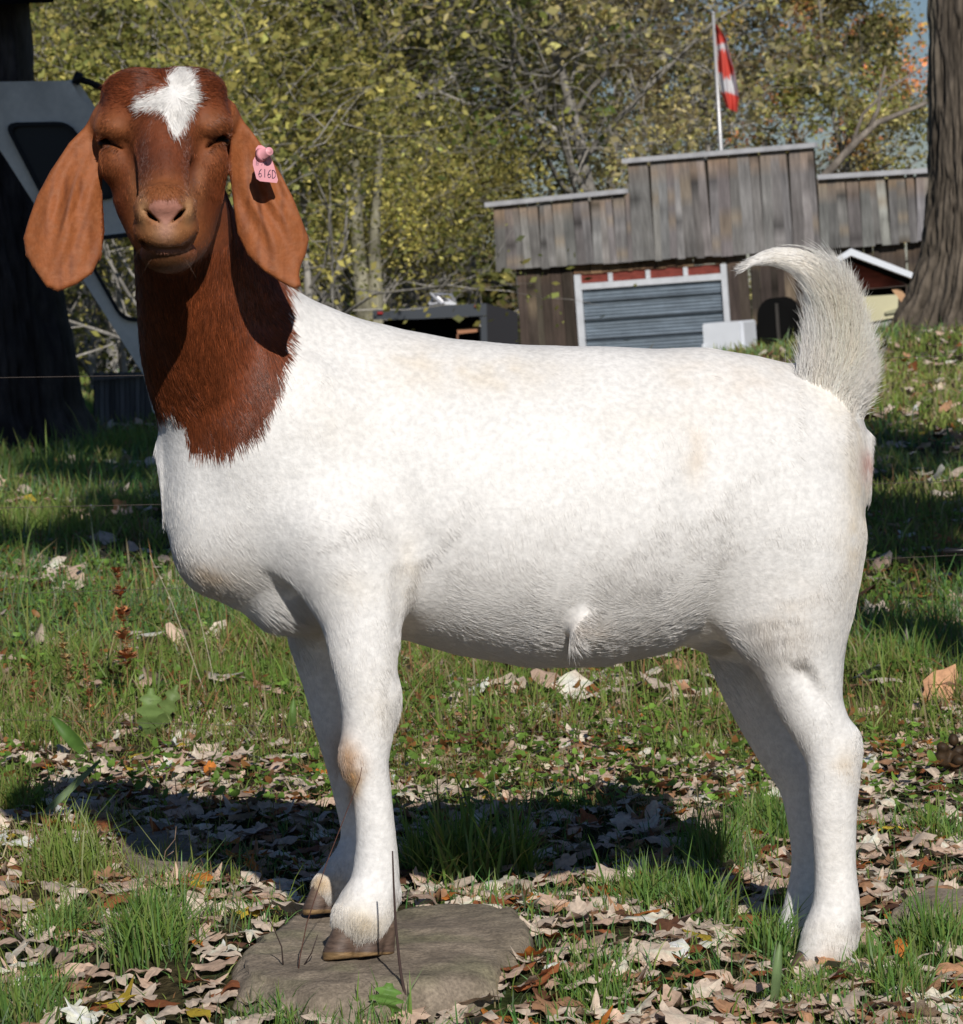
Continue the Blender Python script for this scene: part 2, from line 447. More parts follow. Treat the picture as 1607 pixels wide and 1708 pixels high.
# far foreleg
G.chain([(548, 940, 60, 84), (545, 1060, 88, 62), (556, 1140, 95, 50), (567, 1200, 98, 45), (580, 1260, 100, 40), (592, 1330, 102, 34), (601, 1390, 104, 32), (594, 1430, 102, 36), (575, 1462, 98, 39), (558, 1480, 92, 37)], k=16, k0=55)
# near hind leg
G.ell((1300, 880, -12), (128, 205, 88), 60, rot=-6)
G.chain([(1318, 900, 10, 118), (1318, 1010, 2, 100), (1334, 1100, 0, 74), (1352, 1175, 0, 55), (1382, 1240, 0, 47), (1392, 1282, 0, 45), (1391, 1340, 0, 40), (1394, 1440, 0, 35), (1395, 1510, -4, 40), (1386, 1560, -10, 48), (1373, 1600, -16, 45)], k=18, k0=60)
G.ell((1416, 1245, 0), (22, 36, 26), 16)
G.ell((1260, 1010, -20), (52, 62, 40), 50)
# far hind leg
G.chain([(1270, 960, 160, 110), (1262, 1080, 165, 80), (1278, 1165, 168, 62), (1310, 1240, 170, 52), (1342, 1300, 172, 46), (1352, 1370, 172, 38), (1357, 1440, 172, 36), (1352, 1505, 168, 42), (1342, 1555, 162, 46)], k=18, k0=60)
# rump, pin bone, vulva
G.ell((1392, 760, 60), (54, 100, 96), 40)
G.ell((1442, 774, 84), (9, 18, 12), 12)
# navel flap, udder
G.ell((968, 1050, -172), (13, 30, 20), 26, rot=24)
G.ell((1180, 1030, 80), (50, 52, 84), 40)
G.chain([(575, 640, -232, 12), (640, 760, -252, 13), (688, 900, -256, 13)], k=44, op='s')
G.ell((1180, 745, -226), (56, 100, 52), 50, 's')
G.ell((1402, 1205, -62), (9, 46, 16), 16, 's')
G.ell((1356, 1150, -66), (10, 40, 16), 22, 's', rot=-30)
# tail core
G.chain([(1378, 655, 76, 56), (1393, 590, 76, 36), (1394, 540, 76, 32), (1380, 485, 74, 28), (1346, 446, 72, 25), (1303, 430, 70, 18), (1262, 434, 68, 10), (1238, 450, 66, 5)], k=16, k0=34)
# skull, brow, cheeks, muzzle
G.ell((272, 196, -330), (106, 78, 96), 26)
G.ell((225, 158, -345), (52, 40, 60), 26); G.ell((318, 156, -345), (56, 42, 60), 26)
G.ell((190, 212, -370), (34, 27, 42), 24); G.ell((354, 208, -370), (33, 27, 42), 24)
G.ell((193, 270, -354), (29, 34, 40), 28); G.ell((352, 268, -354), (29, 35, 40), 28)
G.ell((281, 306, -335), (95, 116, 88), 24)
G.ell((287, 384, -350), (68, 66, 72), 24)
G.chain([(272, 215, -392, 52), (274, 285, -444, 43), (276, 340, -472, 45), (278, 372, -478, 50)], k=22)
G.ell((274, 338, -512), (46, 32, 34), 14)
G.ell((277, 383, -486), (51, 35, 47), 22)
G.ell((281, 423, -446), (47, 33, 50), 7)
# nostril wings
G.ell((240, 356, -508), (15, 24, 24), 10, rot=-25); G.ell((312, 352, -508), (15, 24, 24), 10, rot=25)
# ears
G.fn(earf(EAR_L, True), (36, -420, 178), (180, -280, 490), 12)
G.fn(earf(EAR_R, False), (368, -420, 168), (520, -280, 490), 12)
G.ell((172, 205, -318), (20, 30, 26), 16); G.ell((378, 198, -318), (20, 30, 26), 16)
# cuts: nostrils, mouth, philtrum, eye slits
G.carve([(242, 350, 1.6), (251, 360, 3.6), (266, 371, 1.2)], lambda u: -497 + 0 * u, 4)
G.carve([(309, 348, 1.6), (300, 358, 3.4), (286, 371, 1.2)], lambda u: -497 + 0 * u, 4)
G.carve([(234, 401, 1.5), (246, 409, 2.6), (262, 413.5, 3), (280, 415.5, 3), (304, 412.5, 3.5), (318, 404, 4), (328, 391, 2.5)], lambda u: -502 + .011 * (u - 279) ** 2, 5)
G.carve([(276, 374, .8), (276, 410, .8)], lambda u: -531 + 0 * u, 3)
G.carve([(156, 252, 6), (166, 242, 6), (178, 235, 5.5), (190, 239, 4), (203, 247, 1.5)], lambda u: -352 - .5 * (u - 160), 5)
G.carve([(346, 245, 1.5), (358, 234, 4), (370, 229, 5.5), (379, 236, 5.5), (386, 250, 5)], lambda u: -352 + .5 * (u - 384), 5)
G.chain([(327, 285, -422, 6), (326, 325, -444, 5), (332, 360, -462, 2)], k=30, op='s')
# crease of the armpit, groove behind the shoulder
G.chain([(436, 972, -200, 12), (480, 1003, -178, 24), (520, 1048, -160, 30)], k=18, op='s')
G.chain([(692, 920, -252, 8), (679, 985, -250, 10), (675, 1040, -240, 10)], k=30, op='s')
def goat_f(p):
    d = G(p)
    body = np.clip((p[:, 0] - 300) / 200, 0, 1) * np.clip((1150 - p[:, 2]) / 150, 0, 1)
    nz = 2.4 * noise3(p, 95, 1) + .6 * noise3(p, 34, 2)
    return d + nz * (.25 + .75 * body) * np.clip(1 - np.abs(d) / 40, 0, 1)
VOX = 3.3
gV, gQ = surface_net(goat_f, (24, -600, 96), (1480, 310, 1650), VOX)
isear = ((gV[:, 0] < 172) | (gV[:, 0] > 386)) & (gV[:, 2] < 492) & (gV[:, 1] < -280)
face = (gV[:, 0] < 400) & (gV[:, 2] < 470)
hair_on_ear = None
gV = relax(gV, gQ, 2, np.where(isear | face, .5, 1.0))
for _ in range(2):                                    # pull the vertices back onto the exact surface
    f0 = evalc(goat_f, gV); gr = np.stack([evalc(goat_f, gV + e_) - f0 for e_ in np.eye(3) * 1.0], 1)
    st_ = f0 / np.maximum((gr ** 2).sum(1), .25); st_ = np.clip(st_, -2.5, 2.5); gV = gV - gr * st_[:, None]
gV = relax(gV, gQ, 1, np.where(isear | face, .15, .4))

NECK = [(0, 0), (530, 0), (530, 430), (476, 480), (486, 540), (478, 590), (470, 640), (455, 672), (440, 705), (415, 738), (380, 752), (345, 757), (316, 748), (304, 712), (290, 698), (274, 682), (262, 700), (200, 700), (0, 600)]
BLAZE = [(281, 144), (279, 124), (293, 112), (308, 110), (325, 124), (326, 146), (333, 166), (322, 183), (314, 198), (303, 220), (294, 229), (284, 217), (278, 197), (266, 184), (246, 182), (230, 187), (222, 172), (234, 162), (252, 154)]
BLOBS = [  # u, v, ru, rv, strength, colour (stains in the coat)
    (585, 1272, 26, 42, 1.0, (.46, .23, .06)), (590, 1318, 16, 34, .8, (.52, .31, .11)), (345, 962, 60, 28, .55, (.62, .44, .24)), (300, 930, 30, 30, .2, (.6, .45, .25)),
    (1412, 1275, 32, 36, .35, (.66, .50, .30)), (1400, 590, 44, 100, .55, (.90, .76, .54)), (1340, 440, 70, 40, .4, (.88, .78, .60)),
    (830, 625, 130, 36, .5, (.66, .54, .38)), (690, 612, 60, 45, .4, (.66, .54, .38)), (1160, 760, 22, 50, .55, (.66, .5, .33)), (1240, 640, 110, 55, .35, (.66, .54, .42)), (1130, 620, 60, 40, .2, (.66, .54, .4)),
    (600, 1535, 60, 30, .55, (.58, .43, .2)), (545, 1470, 34, 36, .7, (.60, .38, .12)), (1380, 1560, 60, 40, .25, (.5, .4, .26)), (975, 1045, 30, 26, .35, (.55, .40, .25)),
    (1430, 850, 32, 160, .5, (.70, .56, .36)), (1340, 1010, 80, 60, .15, (.66, .54, .4)), (680, 950, 22, 60, .25, (.66, .54, .36)), (590, 980, 50, 30, .2, (.66, .54, .36)), (560, 1260, 26, 60, .5, (.32, .16, .06)), (1447, 775, 14, 28, .8, (.55, .30, .26)), (1426, 1545, 12, 16, .9, (.09, .06, .045)), (660, 1500, 9, 13, .7, (.14, .09, .06)), (1380, 1602, 60, 24, .6, (.34, .25, .16)), (1392, 1420, 40, 120, .16, (.6, .5, .36)), (1300, 1060, 60, 60, .25, (.66, .54, .4)), (1080, 700, 120, 50, .2, (.68, .58, .44)), (560, 700, 70, 60, .16, (.68, .58, .44)), (620, 1180, 40, 60, .2, (.66, .55, .38))]
def coat(p, jit=0):
    """coat colour at goat-space points; jit = ragged edge width in px"""
    n = len(p); u, y, v = p[:, 0], p[:, 1], p[:, 2]
    if jit: u = u + rng.normal(0, jit, n) * .7; v = v + rng.normal(0, jit, n)
    wb_ = np.where(v > 500, 1, .35); du_ = 7 * noise3(p, 24, 51) * wb_; dv_ = (8 * noise3(p, 16, 52) + 6 * noise3(p, 7, 53)) * wb_
    c = np.tile(np.array([.82, .80, .775]), (n, 1))
    c *= (1 + .045 * noise3(p, 60, 4) )[:, None]
    for (bu, bv, ru, rv, s_, cc) in BLOBS:
        w_ = s_ * np.exp(-(((u - bu) / ru) ** 2 + ((v - bv) / rv) ** 2) * 1.3) * (.75 + .5 * noise3(p, 22, 9))
        c = c * (1 - w_[:, None]) + np.array(cc) * w_[:, None]
    brown = np.tile(np.array([.165, .043, .0145]), (n, 1))
    nz = noise3(p, 40, 6); nf = noise3(p, 9, 8)
    brown = brown * (1 + .22 * nz + .15 * nf)[:, None]
    def mixc(cc, w_): 
        nonlocal brown
        w_ = np.clip(w_, 0, 1)[:, None]; brown = brown * (1 - w_) + np.asarray(cc) * w_
    head = (v < 500) & (u < 530) & (y < np.where((u > 190) & (u < 390), np.interp(v, [400, 440, 500], [-250, -335, -400]), -250))
    G2 = lambda a, b, ra, rb: np.exp(-(((u - a) / ra) ** 2 + ((v - b) / rb) ** 2))
    H = head.astype(float)
    ear = (((u < 170) | (u > 386)) & head).astype(float)
    mixc((.34, .110, .036), ear * .85); mixc((.15, .045, .018), ear * np.clip(noise3(np.stack([u * 2.6, v * .35, u * 0], 1), 22, 15) - .15, 0, 1) * .9); mixc((.36, .16, .08), ear * np.clip(noise3(p, 7, 16), 0, 1) * .35)
    wl_ = u + np.where(u < 250, .30, -.22) * (v - 330) + 7 * noise3(np.stack([u * .6, v, u * 0], 1), 40, 19)
    mixc((.10, .030, .013), ear * np.clip(np.cos(wl_ / 6.2) * 3 - 2.05, 0, 1) * np.exp(-((v - 345) / 70) ** 2) * np.exp(-((u - np.where(u < 250, 112, 446)) / 34) ** 2) * .75)
    mixc((.28, .10, .036), H * .7 * (G2(190, 215, 34, 30) + G2(354, 213, 34, 30) + .7 * G2(190, 268, 24, 36) + .7 * G2(352, 268, 24, 36)))
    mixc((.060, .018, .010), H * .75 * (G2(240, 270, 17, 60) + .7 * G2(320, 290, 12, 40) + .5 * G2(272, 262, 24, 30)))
    mixc((.30, .12, .05), H * .7 * (G2(222, 310, 8, 36) + G2(334, 308, 8, 36)))
    mixc((.27, .10, .036), H * .8 * G2(275, 318, 42, 26))
    mixc((.30, .115, .036), H * .9 * G2(277, 385, 56, 32))
    mixc((.42, .23, .11), H * .85 * (G2(238, 350, 10, 26) + G2(314, 350, 10, 26) + G2(274, 390, 26, 20)))
    mixc((.42, .19, .14), H * .95 * (polyd(u, v, [(246, 346), (258, 334), (290, 333), (306, 344), (288, 366), (277, 375), (265, 367)]) < 0))
    mixc((.50, .27, .20), H * G2(276, 384, 14, 18) * .8)
    mixc((.07, .035, .015), H * .85 * G2(281, 438, 54, 20))  # chin painted darker, standing in for shade below the upper lip
    mixc((.42, .20, .15), H * .8 * G2(280, 420, 26, 4))
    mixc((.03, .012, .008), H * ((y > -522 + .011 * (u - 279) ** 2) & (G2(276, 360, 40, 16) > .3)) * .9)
    isb = (polyd(u + du_, v + dv_, NECK) < 0) | head
    isb &= ~((polyd(u, v, BLAZE) < 0) & (y < -250))
    c = np.where(isb[:, None], brown, c)
    return np.clip(c, .004, .88)

skin = mat('goat_skin', rough=.62, spec=.25, noise=[(140, (1, 1, 1), .88, 1.12)], bump=[(260, (1, 1, 1), .35, .002), (90, (1, 1, 1), .25, .003)])
gcol = coat(gV)
# inside of nostrils is coloured dark; mouth line darker skin
gp = P(800, 1600, 4.1)
goat = empty('goat', (gp[0], gp[1], float(ground(gp[0], gp[1]))), 'white goat with brown head and neck and long hanging ears, facing the camera, raised tail', 'goat')
body = link('body', mesh_np('body', g2w(gV), gQ, gcol), skin, goat)

# ---- fur
FLOW = np.array([(600, 600, .6, .7), (800, 700, .3, 1), (480, 700, .5, 1), (450, 850, .9, .5), (540, 900, .9, .6), (330, 780, .1, 1), (290, 850, .0, 1), (330, 950, .6, .8), (430, 1030, .8, .6), (620, 1000, .4, 1), (600, 1100, .2, 1), (620, 1250, 0, 1), (625, 1400, 0, 1), (600, 1530, -.2, 1),
                 (560, 1200, .2, 1), (750, 1040, 1, .3), (880, 1070, 1, .1), (950, 1010, .9, .45), (1040, 1080, .5, -.75), (1130, 1040, .8, -.45), (850, 900, .45, .9), (1000, 800, .4, .9), (1150, 750, .4, .9), (1050, 950, .6, .8), (1350, 720, .8, .5), (1300, 800, .5, .9), (1400, 850, .2, 1),
                 (1300, 1000, .2, 1), (1350, 1150, .3, 1), (1400, 1280, .1, 1), (1390, 1450, 0, 1), (700, 590, 1, .25), (900, 590, 1, .12), (1100, 595, 1, .1), (1280, 620, 1, .2), (520, 530, .9, .5), (400, 600, .25, 1), (300, 600, .05, 1), (300, 500, 0, 1), (350, 720, .15, 1), (420, 700, .3, 1),
                 (275, 225, 0, 1), (275, 290, .0, 1), (230, 165, -1, .1), (200, 140, -.8, -.4), (330, 160, .8, -.1), (350, 140, .8, -.4), (300, 120, .2, -1), (300, 200, .1, 1), (262, 170, -.8, .5), (190, 215, -.6, .5), (355, 215, .6, .5), (200, 320, -.3, 1), (350, 320, .3, 1), (275, 390, 0, 1), (281, 440, 0, 1), (110, 330, -.2, 1), (455, 330, .2, 1),
                 (1390, 650, .35, -.9), (1400, 560, .3, -1), (1385, 490, -.35, -1), (1345, 440, -.95, -.35), (1300, 420, -1, .1), (1425, 690, .9, -.1), (1440, 640, .9, -.3), (1440, 730, .7, .8)], float)
def flow(u, v):
    w_ = 1 / (((u[:, None] - FLOW[:, 0]) ** 2 + (v[:, None] - FLOW[:, 1]) ** 2) / 900 + .05) ** 1.6
    w_ /= w_.sum(1)[:, None]; return w_ @ FLOW[:, 2:4]
tri = np.concatenate([gQ[:, [0, 1, 2]], gQ[:, [0, 2, 3]]])
ta = gV[tri]; cr = np.cross(ta[:, 1] - ta[:, 0], ta[:, 2] - ta[:, 0]); ar = np.linalg.norm(cr, axis=1); nr_ = cr / (ar[:, None] + 1e-9)
cen = ta.mean(1)
dens = ar * 1.0
taildens = (cen[:, 0] > 1270) & (cen[:, 2] < 700) & (cen[:, 0] + .3 * cen[:, 2] > 1480)
dens *= np.where((cen[:, 2] < 640) & (cen[:, 0] > 1200) & (cen[:, 1] > 20) , 2.3, 1)
dens *= np.where((cen[:, 0] < 530) & (cen[:, 2] < 500), 1.7, 1)
dens *= np.where(nr_[:, 1] > .3, .35, 1)       # far side carries a thinner coat
NH = 640000
ti = rng.choice(len(tri), NH, p=dens / dens.sum())
r1 = np.sqrt(rng.random(NH)); r2 = rng.random(NH)
root = ta[ti, 0] * (1 - r1)[:, None] + ta[ti, 1] * (r1 * (1 - r2))[:, None] + ta[ti, 2] * (r1 * r2)[:, None]
# smooth vertex normals
vn = np.zeros_like(gV)
for i in range(3): np.add.at(vn, tri[:, i], cr)
vn /= np.linalg.norm(vn, axis=1)[:, None] + 1e-9
nm = vn[tri[ti, 0]] * (1 - r1)[:, None] + vn[tri[ti, 1]] * (r1 * (1 - r2))[:, None] + vn[tri[ti, 2]] * (r1 * r2)[:, None]
nm /= np.linalg.norm(nm, axis=1)[:, None] + 1e-9
def fur_dir(p, nm):
    fl = np.concatenate([flow(p[i:i + 50000, 0], p[i:i + 50000, 2]) for i in range(0, len(p), 50000)])
    d = np.stack([fl[:, 0], np.zeros(len(p)), fl[:, 1]], 1)
    wob = noise3(p, 45, 11); wob2 = noise3(p, 14, 12)
    an = .26 * wob + .16 * wob2 + rng.normal(0, .13, len(p))
    d = np.stack([d[:, 0] * np.cos(an) - d[:, 2] * np.sin(an), d[:, 1] + rng.normal(0, .1, len(p)), d[:, 0] * np.sin(an) + d[:, 2] * np.cos(an)], 1)
    d -= (d * nm).sum(1)[:, None] * nm
    return d / (np.linalg.norm(d, axis=1)[:, None] + 1e-9)
fd = fur_dir(root, nm)
u_, y_, v_ = root[:, 0], root[:, 1], root[:, 2]
g_ = lambda a, b, ra, rb: np.exp(-(((u_ - a) / ra) ** 2 + ((v_ - b) / rb) ** 2))
Ln = np.full(NH, 13.5); lift = np.full(NH, .05)
Ln += 13 * g_(430, 1030, 130, 45) + 12 * g_(960, 1070, 160, 50) + 10 * g_(1150, 1060, 60, 40) + 10 * g_(650, 1180, 20, 60) + 6 * g_(1240, 1080, 60, 60) 
lift += .12 * g_(430, 1040, 130, 40) + .08 * g_(900, 1100, 300, 25)
leg = v_ > 1220; bk_ = np.clip((610 - v_) / 60, 0, 1) * (u_ > 520) * (u_ < 1330); Ln = np.where(leg, 12, Ln)
Ln += 12 * g_(600, 1545, 60, 22) * leg
hd = (v_ < 496) & (u_ < 530) & (y_ < np.where((u_ > 190) & (u_ < 390), np.interp(v_, [400, 440, 500], [-250, -335, -400]), -250))
Ln = np.where(hd, 7.5, Ln); lift = np.where(hd, .16, lift)
Ln = np.where(hd & (v_ > 330) & (u_ > 170) & (u_ < 386), 4.5, Ln)
ear_ = hd & ((u_ < 168) | (u_ > 388)); Ln = np.where(ear_, 3.6, Ln)
bz = (polyd(u_, v_, BLAZE) < 4) & hd; Ln = np.where(bz, 12, Ln); lift = np.where(bz, .2, lift)
crw = np.clip((168 - v_) / 50, 0, 1) * hd; Ln = np.where(bz, Ln, Ln + 7 * crw); lift = np.where(hd & ~bz, lift + .14 * crw, lift)
nb = (~hd) & (polyd(u_, v_, NECK) < 0); Ln = np.where(nb, 19, Ln); lift = np.where(nb, .14, lift)
tl = (u_ > 1270) & (v_ < 700) & (y_ > 0) & (u_ + .55 * v_ > 1672)
up = np.clip((700 - v_) / 90, 0, 1)
outer = np.clip((nm[:, 0] * .9 - nm[:, 2] * .2), 0, 1)
Ln = np.where(tl, 24 + 26 * up + 16 * outer, Ln); lift = np.where(tl, .10 + .30 * outer * np.clip((u_ - 1395) / 40, 0, 1), lift)
tip = tl & (u_ < 1350) & (v_ < 470); Ln = np.where(tip, 85, Ln); lift = np.where(tip, .10, lift)
nose = hd & (g_(275, 352, 34, 26) > .45); mouth = hd & (v_ > 395) & (v_ < 420)
Ln *= np.exp(rng.normal(0, .22, NH))
Ln = np.where(nose, .8, Ln)
clump = noise3(root, 7, 21)
lift = np.clip(lift * (1 + .35 * clump) + rng.normal(0, .018, NH), .02, .7)
K = 5
ts = np.linspace(0, 1, K)
bend = np.zeros((NH, 3)); bend[:, 2] = np.where(tip, .75, np.where(tl, .05, .06))
bend[:, 0] = np.where(tip, .12, 0)
TS = np.array([(1392, 760, 76), (1376, 705, 76), (1378, 655, 76), (1393, 590, 76), (1394, 540, 76), (1380, 485, 74), (1348, 443, 72), (1305, 424, 70), (1262, 428, 68), (1236, 446, 66), (1220, 474, 64), (1213, 506, 62), (1211, 530, 60)], float)
_q = np.vstack([2 * TS[0] - TS[1], TS, 2 * TS[-1] - TS[-2]]); _o = []
for i in range(1, len(_q) - 2):
    for t in np.arange(0, 1, .1): _o.append(.5 * (2 * _q[i] + (_q[i + 1] - _q[i - 1]) * t + (2 * _q[i - 1] - 5 * _q[i] + 4 * _q[i + 1] - _q[i + 2]) * t * t + (3 * _q[i] - _q[i - 1] - 3 * _q[i + 1] + _q[i + 2]) * t ** 3))
TS = np.array(_o)[:, [0, 2, 1]]; TL = np.concatenate([[0], np.cumsum(np.linalg.norm(np.diff(TS, axis=0), axis=1))])
tsp = lambda s_: np.stack([np.interp(s_, TL, TS[:, k]) for k in range(3)], -1)
pts = root[:, None] - nm[:, None] * .6 + Ln[:, None, None] * (ts[None, :, None] * (fd + lift[:, None] * nm)[:, None] + (ts ** 2)[None, :, None] * (bend - .5 * lift[:, None] * nm)[:, None])
tid = np.where(tl)[0]; tr_ = root[tid]
s0_ = TL[np.argmin(((tr_[:, None] - TS[None]) ** 2).sum(2), axis=1)]; of_ = tr_ - tsp(s0_)
tan_ = tsp(s0_ + 6) - tsp(s0_ - 6); tan_ /= np.linalg.norm(tan_, axis=1)[:, None] + 1e-9; of_ -= (of_ * tan_).sum(1)[:, None] * tan_
nrm_ = np.stack([-tan_[:, 2], 0 * s0_, tan_[:, 0]], 1)       # outer side of the curl
LT = np.interp(s0_, [0, 90, 200, 300, 400, 520], [34, 44, 50, 62, 90, 70]) * np.exp(rng.normal(0, .38, len(tid)))
fl_ = np.interp(s0_, [0, 60, 150, 230, 330, 400], [3, 9, 12, 9, 5, 2]) * np.clip((of_ * nrm_).sum(1) / 22, -.25, 1.2) * np.exp(rng.normal(0, .3, len(tid)))
jit_ = rng.normal(0, 1, (len(tid), 3)) * 8
for k_ in range(K):
    t = ts[k_]; tpr = np.interp(s0_ + LT * t, [0, 380, 520], [1, .8, .3]) / np.interp(s0_, [0, 380, 520], [1, .8, .3])
    pts[tid, k_] = tsp(s0_ + LT * t) + of_ * (tpr * (1 + np.interp(s0_, [0, 140, 300], [.0, .10, .30]) * t))[:, None] + nrm_ * (fl_ * t ** 1.3)[:, None] + jit_ * t * t
pw = g2w(pts.reshape(-1, 3)).astype(np.float32)
hcol = coat(root + fd * 3, jit=4.5)
hcol *= (1 + rng.normal(-.015, .05, NH))[:, None]
hcol = np.where(tl[:, None], np.clip(hcol * 1.10, 0, .92), hcol)
brownh = hcol[:, 0] < .5
hcol = np.where(brownh[:, None], hcol * np.exp(rng.normal(0.08, .38, NH))[:, None], hcol)
rd = np.where(hd, .00022, .00028) * np.exp(rng.normal(0, .18, NH))
rd = np.where(ear_, .00020, rd); rd = np.where(nb, .00034, rd)
hc = bpy.data.hair_curves.new('fur')
hc.add_curves([K] * NH)
hc.points.foreach_set('position', pw.ravel())
ra = (rd[:, None] * np.array([1, .95, .8, .55, .12])[None]).astype(np.float32)
at = hc.attributes.get('radius') or hc.attributes.new('radius', 'FLOAT', 'POINT'); at.data.foreach_set('value', ra.ravel())
ca = hc.attributes.new('Col', 'FLOAT_COLOR', 'CURVE')
cc4 = np.ones((NH, 4), np.float32); cc4[:, :3] = np.clip(hcol, .003, .9); ca.data.foreach_set('color', cc4.ravel())
furm = mat('fur', rough=.34, spec=.5, translucent=.22)
fo = bpy.data.objects.new('fur', hc); SC.collection.objects.link(fo); hc.materials.append(furm)
fo.parent = body
# whiskers
def hair_obj(name, lines, r0, col, parent):
    m = MB()
    for l in lines: m.tube(g2w(np.array(l, float)), np.linspace(r0, r0 * .3, len(l)), 4, col)
    return m.build(name, mat('whisker_hair', rough=.5), parent)
wl = []
for i in range(5):
    s_ = -1 if i % 2 else 1; a = rng.uniform(.0, 1); bx = 278 + s_ * rng.uniform(20, 46); bv = rng.uniform(400, 440)
    p0 = np.array([bx, -485, bv]); L_ = rng.uniform(18, 36)
    wl.append([p0, p0 + np.array([s_ * .5, -.4, .55]) * L_ * .5, p0 + np.array([s_ * .7, -.5, 1.1]) * L_])
for l in wl: hair_obj('whisker', [l], .00012, (.12, .07, .045), body)

# ---- eyes behind the squinting lids
em = mat('eye', base=(.02, .012, .006), attr=False, rough=.5, spec=.2)
for (eu, ev) in ((177, 240), (369, 236)):
    s = SDF(); s.ell((eu, ev, -352), (15, 10, 15), 1)
    eV, eQ = surface_net(s, (eu - 30, -400, ev - 30), (eu + 30, -335, ev + 30), 1.6)
    link('eye', mesh_np('eye', g2w(eV), eQ), em, body)

# ---- hooves (each: two toes)
hm = mat('hoof_horn', rough=.55, spec=.35, noise=[(60, (1, 1, 4), .6, 1.35)], bump=[(120, (1, 1, 5), .4, .002)])
def hoof(c, wid, hgt, dpt, bot, lean, top_r):
    """c=(u,v,y) centre of the crown; bot = sole height in px rows"""
    s = SDF()
    for (off, yo) in ((-.30, -.10), (.26, .12)):
        cu = c[0] + off * wid
        s.cone((cu + .05 * wid, c[1], c[2] + yo * dpt, wid * .27), (cu - lean, bot - 4, c[2] + yo * dpt - lean * .9, wid * .34), 7)
        s.cone((cu + .25 * wid, c[1] + 6, c[2] + dpt * .3, wid * .22), (cu + .2 * wid, bot - 4, c[2] + dpt * .35, wid * .24), 7)
    s.cone((c[0] - .02 * wid - lean, c[1] + hgt * .35, c[2] - dpt * .9, 3), (c[0] - .02 * wid - lean, bot + 4, c[2] - dpt * .9, 4), 4, 's')
    sl_ = .10
    f = lambda p: smax(s(p), p[:, 2] - (bot - sl_ * (p[:, 0] - c[0])), 3)
    hV, hQ = surface_net(f, (c[0] - wid * 1.4, c[2] - dpt * 1.8, c[1] - 60), (c[0] + wid * 1.4, c[2] + dpt * 1.6, bot + 20), 2.6)
    tt = np.clip((hV[:, 2] - c[1]) / (bot - c[1]), 0, 1)
    col = np.outer(1 - tt, (.16, .11, .08)) + np.outer(tt, (.095, .062, .048)); col = np.where((tt > .86)[:, None], np.array([.24, .15, .07]), col)
    col = col * (1 + .25 * noise3(hV * np.array([1, 1, 4]), 14, 5))[:, None]
    return link('hoof', mesh_np('hoof', g2w(hV), hQ, col), hm, goat)
hoof((602, 1542, -254), 80, 52, 54, 1597, 13, 44)
hoof((552, 1484, 90), 62, 38, 44, 1523, 8, 34)
hoof((1372, 1592, -20), 74, 30, 50, 1622, 8, 40)
hoof((1336, 1560, 158), 68, 30, 46, 1588, 8, 40)

# ---- ear tag (hangs from the ear)
def Tg(a, b, yo=0):
    """tag plane: px -> world, slightly tilted away"""
    return P(a, b, 4.1 + (-398 - yo + (a - 440) * .12) / GS)
tp = Tg(443, 275)
tagE = empty('ear_tag', tp, 'pink plastic ear tag with handwritten number 616D on the right ear', 'ear tag')
plast = mat('pink_plastic', base=(.80, .36, .40), attr=False, rough=.4, spec=.4, noise=[(60, (1, 1, 1), .93, 1.05)])
pl = [(427, 247), (431, 242), (437, 242), (443, 246), (452, 262), (457, 275), (464, 300), (462, 305), (434, 302), (428, 298), (422, 275), (422, 268), (426, 260)]
front = np.array([Tg(a, b, 3) for a, b in pl]); back = np.array([Tg(a, b, 0) for a, b in pl]); n = len(pl)
m = MB(); m.add(np.vstack([front, back]), [tuple(range(n)), tuple(range(2 * n - 1, n - 1, -1))] + [(i, i + n, (i + 1) % n + n, (i + 1) % n) for i in range(n)])
m.build('tag_plate', plast, tagE)
m = MB(); a = Tg(437, 258, 2); b = Tg(450, 252, 26); dd = b - a
m.tube([a, a + dd * .25, a + dd * .25, a + dd * .97, b], [.0085, .0062, .0055, .0050, .0044], 20)
m.tube([b - dd * .02, b + dd * .01], [.0028, .0026], 12)
m.build('tag_button', plast, tagE, True)
ink = mat('ink', base=(.03, .025, .06), attr=False, rough=.6)
faint = mat('faded_ink', base=(.28, .16, .22), attr=False, rough=.6)
GL = {'6': [[(.8, .05), (.35, .3), (.1, .7), (.25, .97), (.6, 1), (.85, .8), (.7, .58), (.3, .6), (.12, .75)]], '1': [[(.5, 0), (.5, 1)]],
      'D': [[(.1, .05), (.1, 1)], [(0, .05), (.5, .1), (.9, .4), (.85, .8), (.5, 1), (.05, 1)]], 'B': [[(.1, 0), (.1, 1)], [(.1, 0), (.7, .1), (.6, .45), (.1, .5), (.8, .6), (.7, .95), (.1, 1)]],
      'Y': [[(0, 0), (.45, .45)], [(.9, 0), (.4, 1)]], 'A': [[(0, 1), (.45, 0), (.9, 1)], [(.2, .6), (.7, .6)]]}
def write(txt, u0, v0, w_, h_, mt, r, name, slope=0):
    m = MB()
    for i, ch in enumerate(txt):
        for st in GL[ch]:
            m.tube([Tg(u0 + i * w_ * 1.15 + a_ * w_, v0 + b_ * h_ + slope * i, 3.2) for a_, b_ in st], r, 6)
    return m.build(name, mt, tagE)
write('616D', 431, 281, 6.6, 14, ink, .00045, 'tag_number', .6)
write('BYA', 427, 268, 6, 7, faint, .00032, 'tag_lettering', .4)
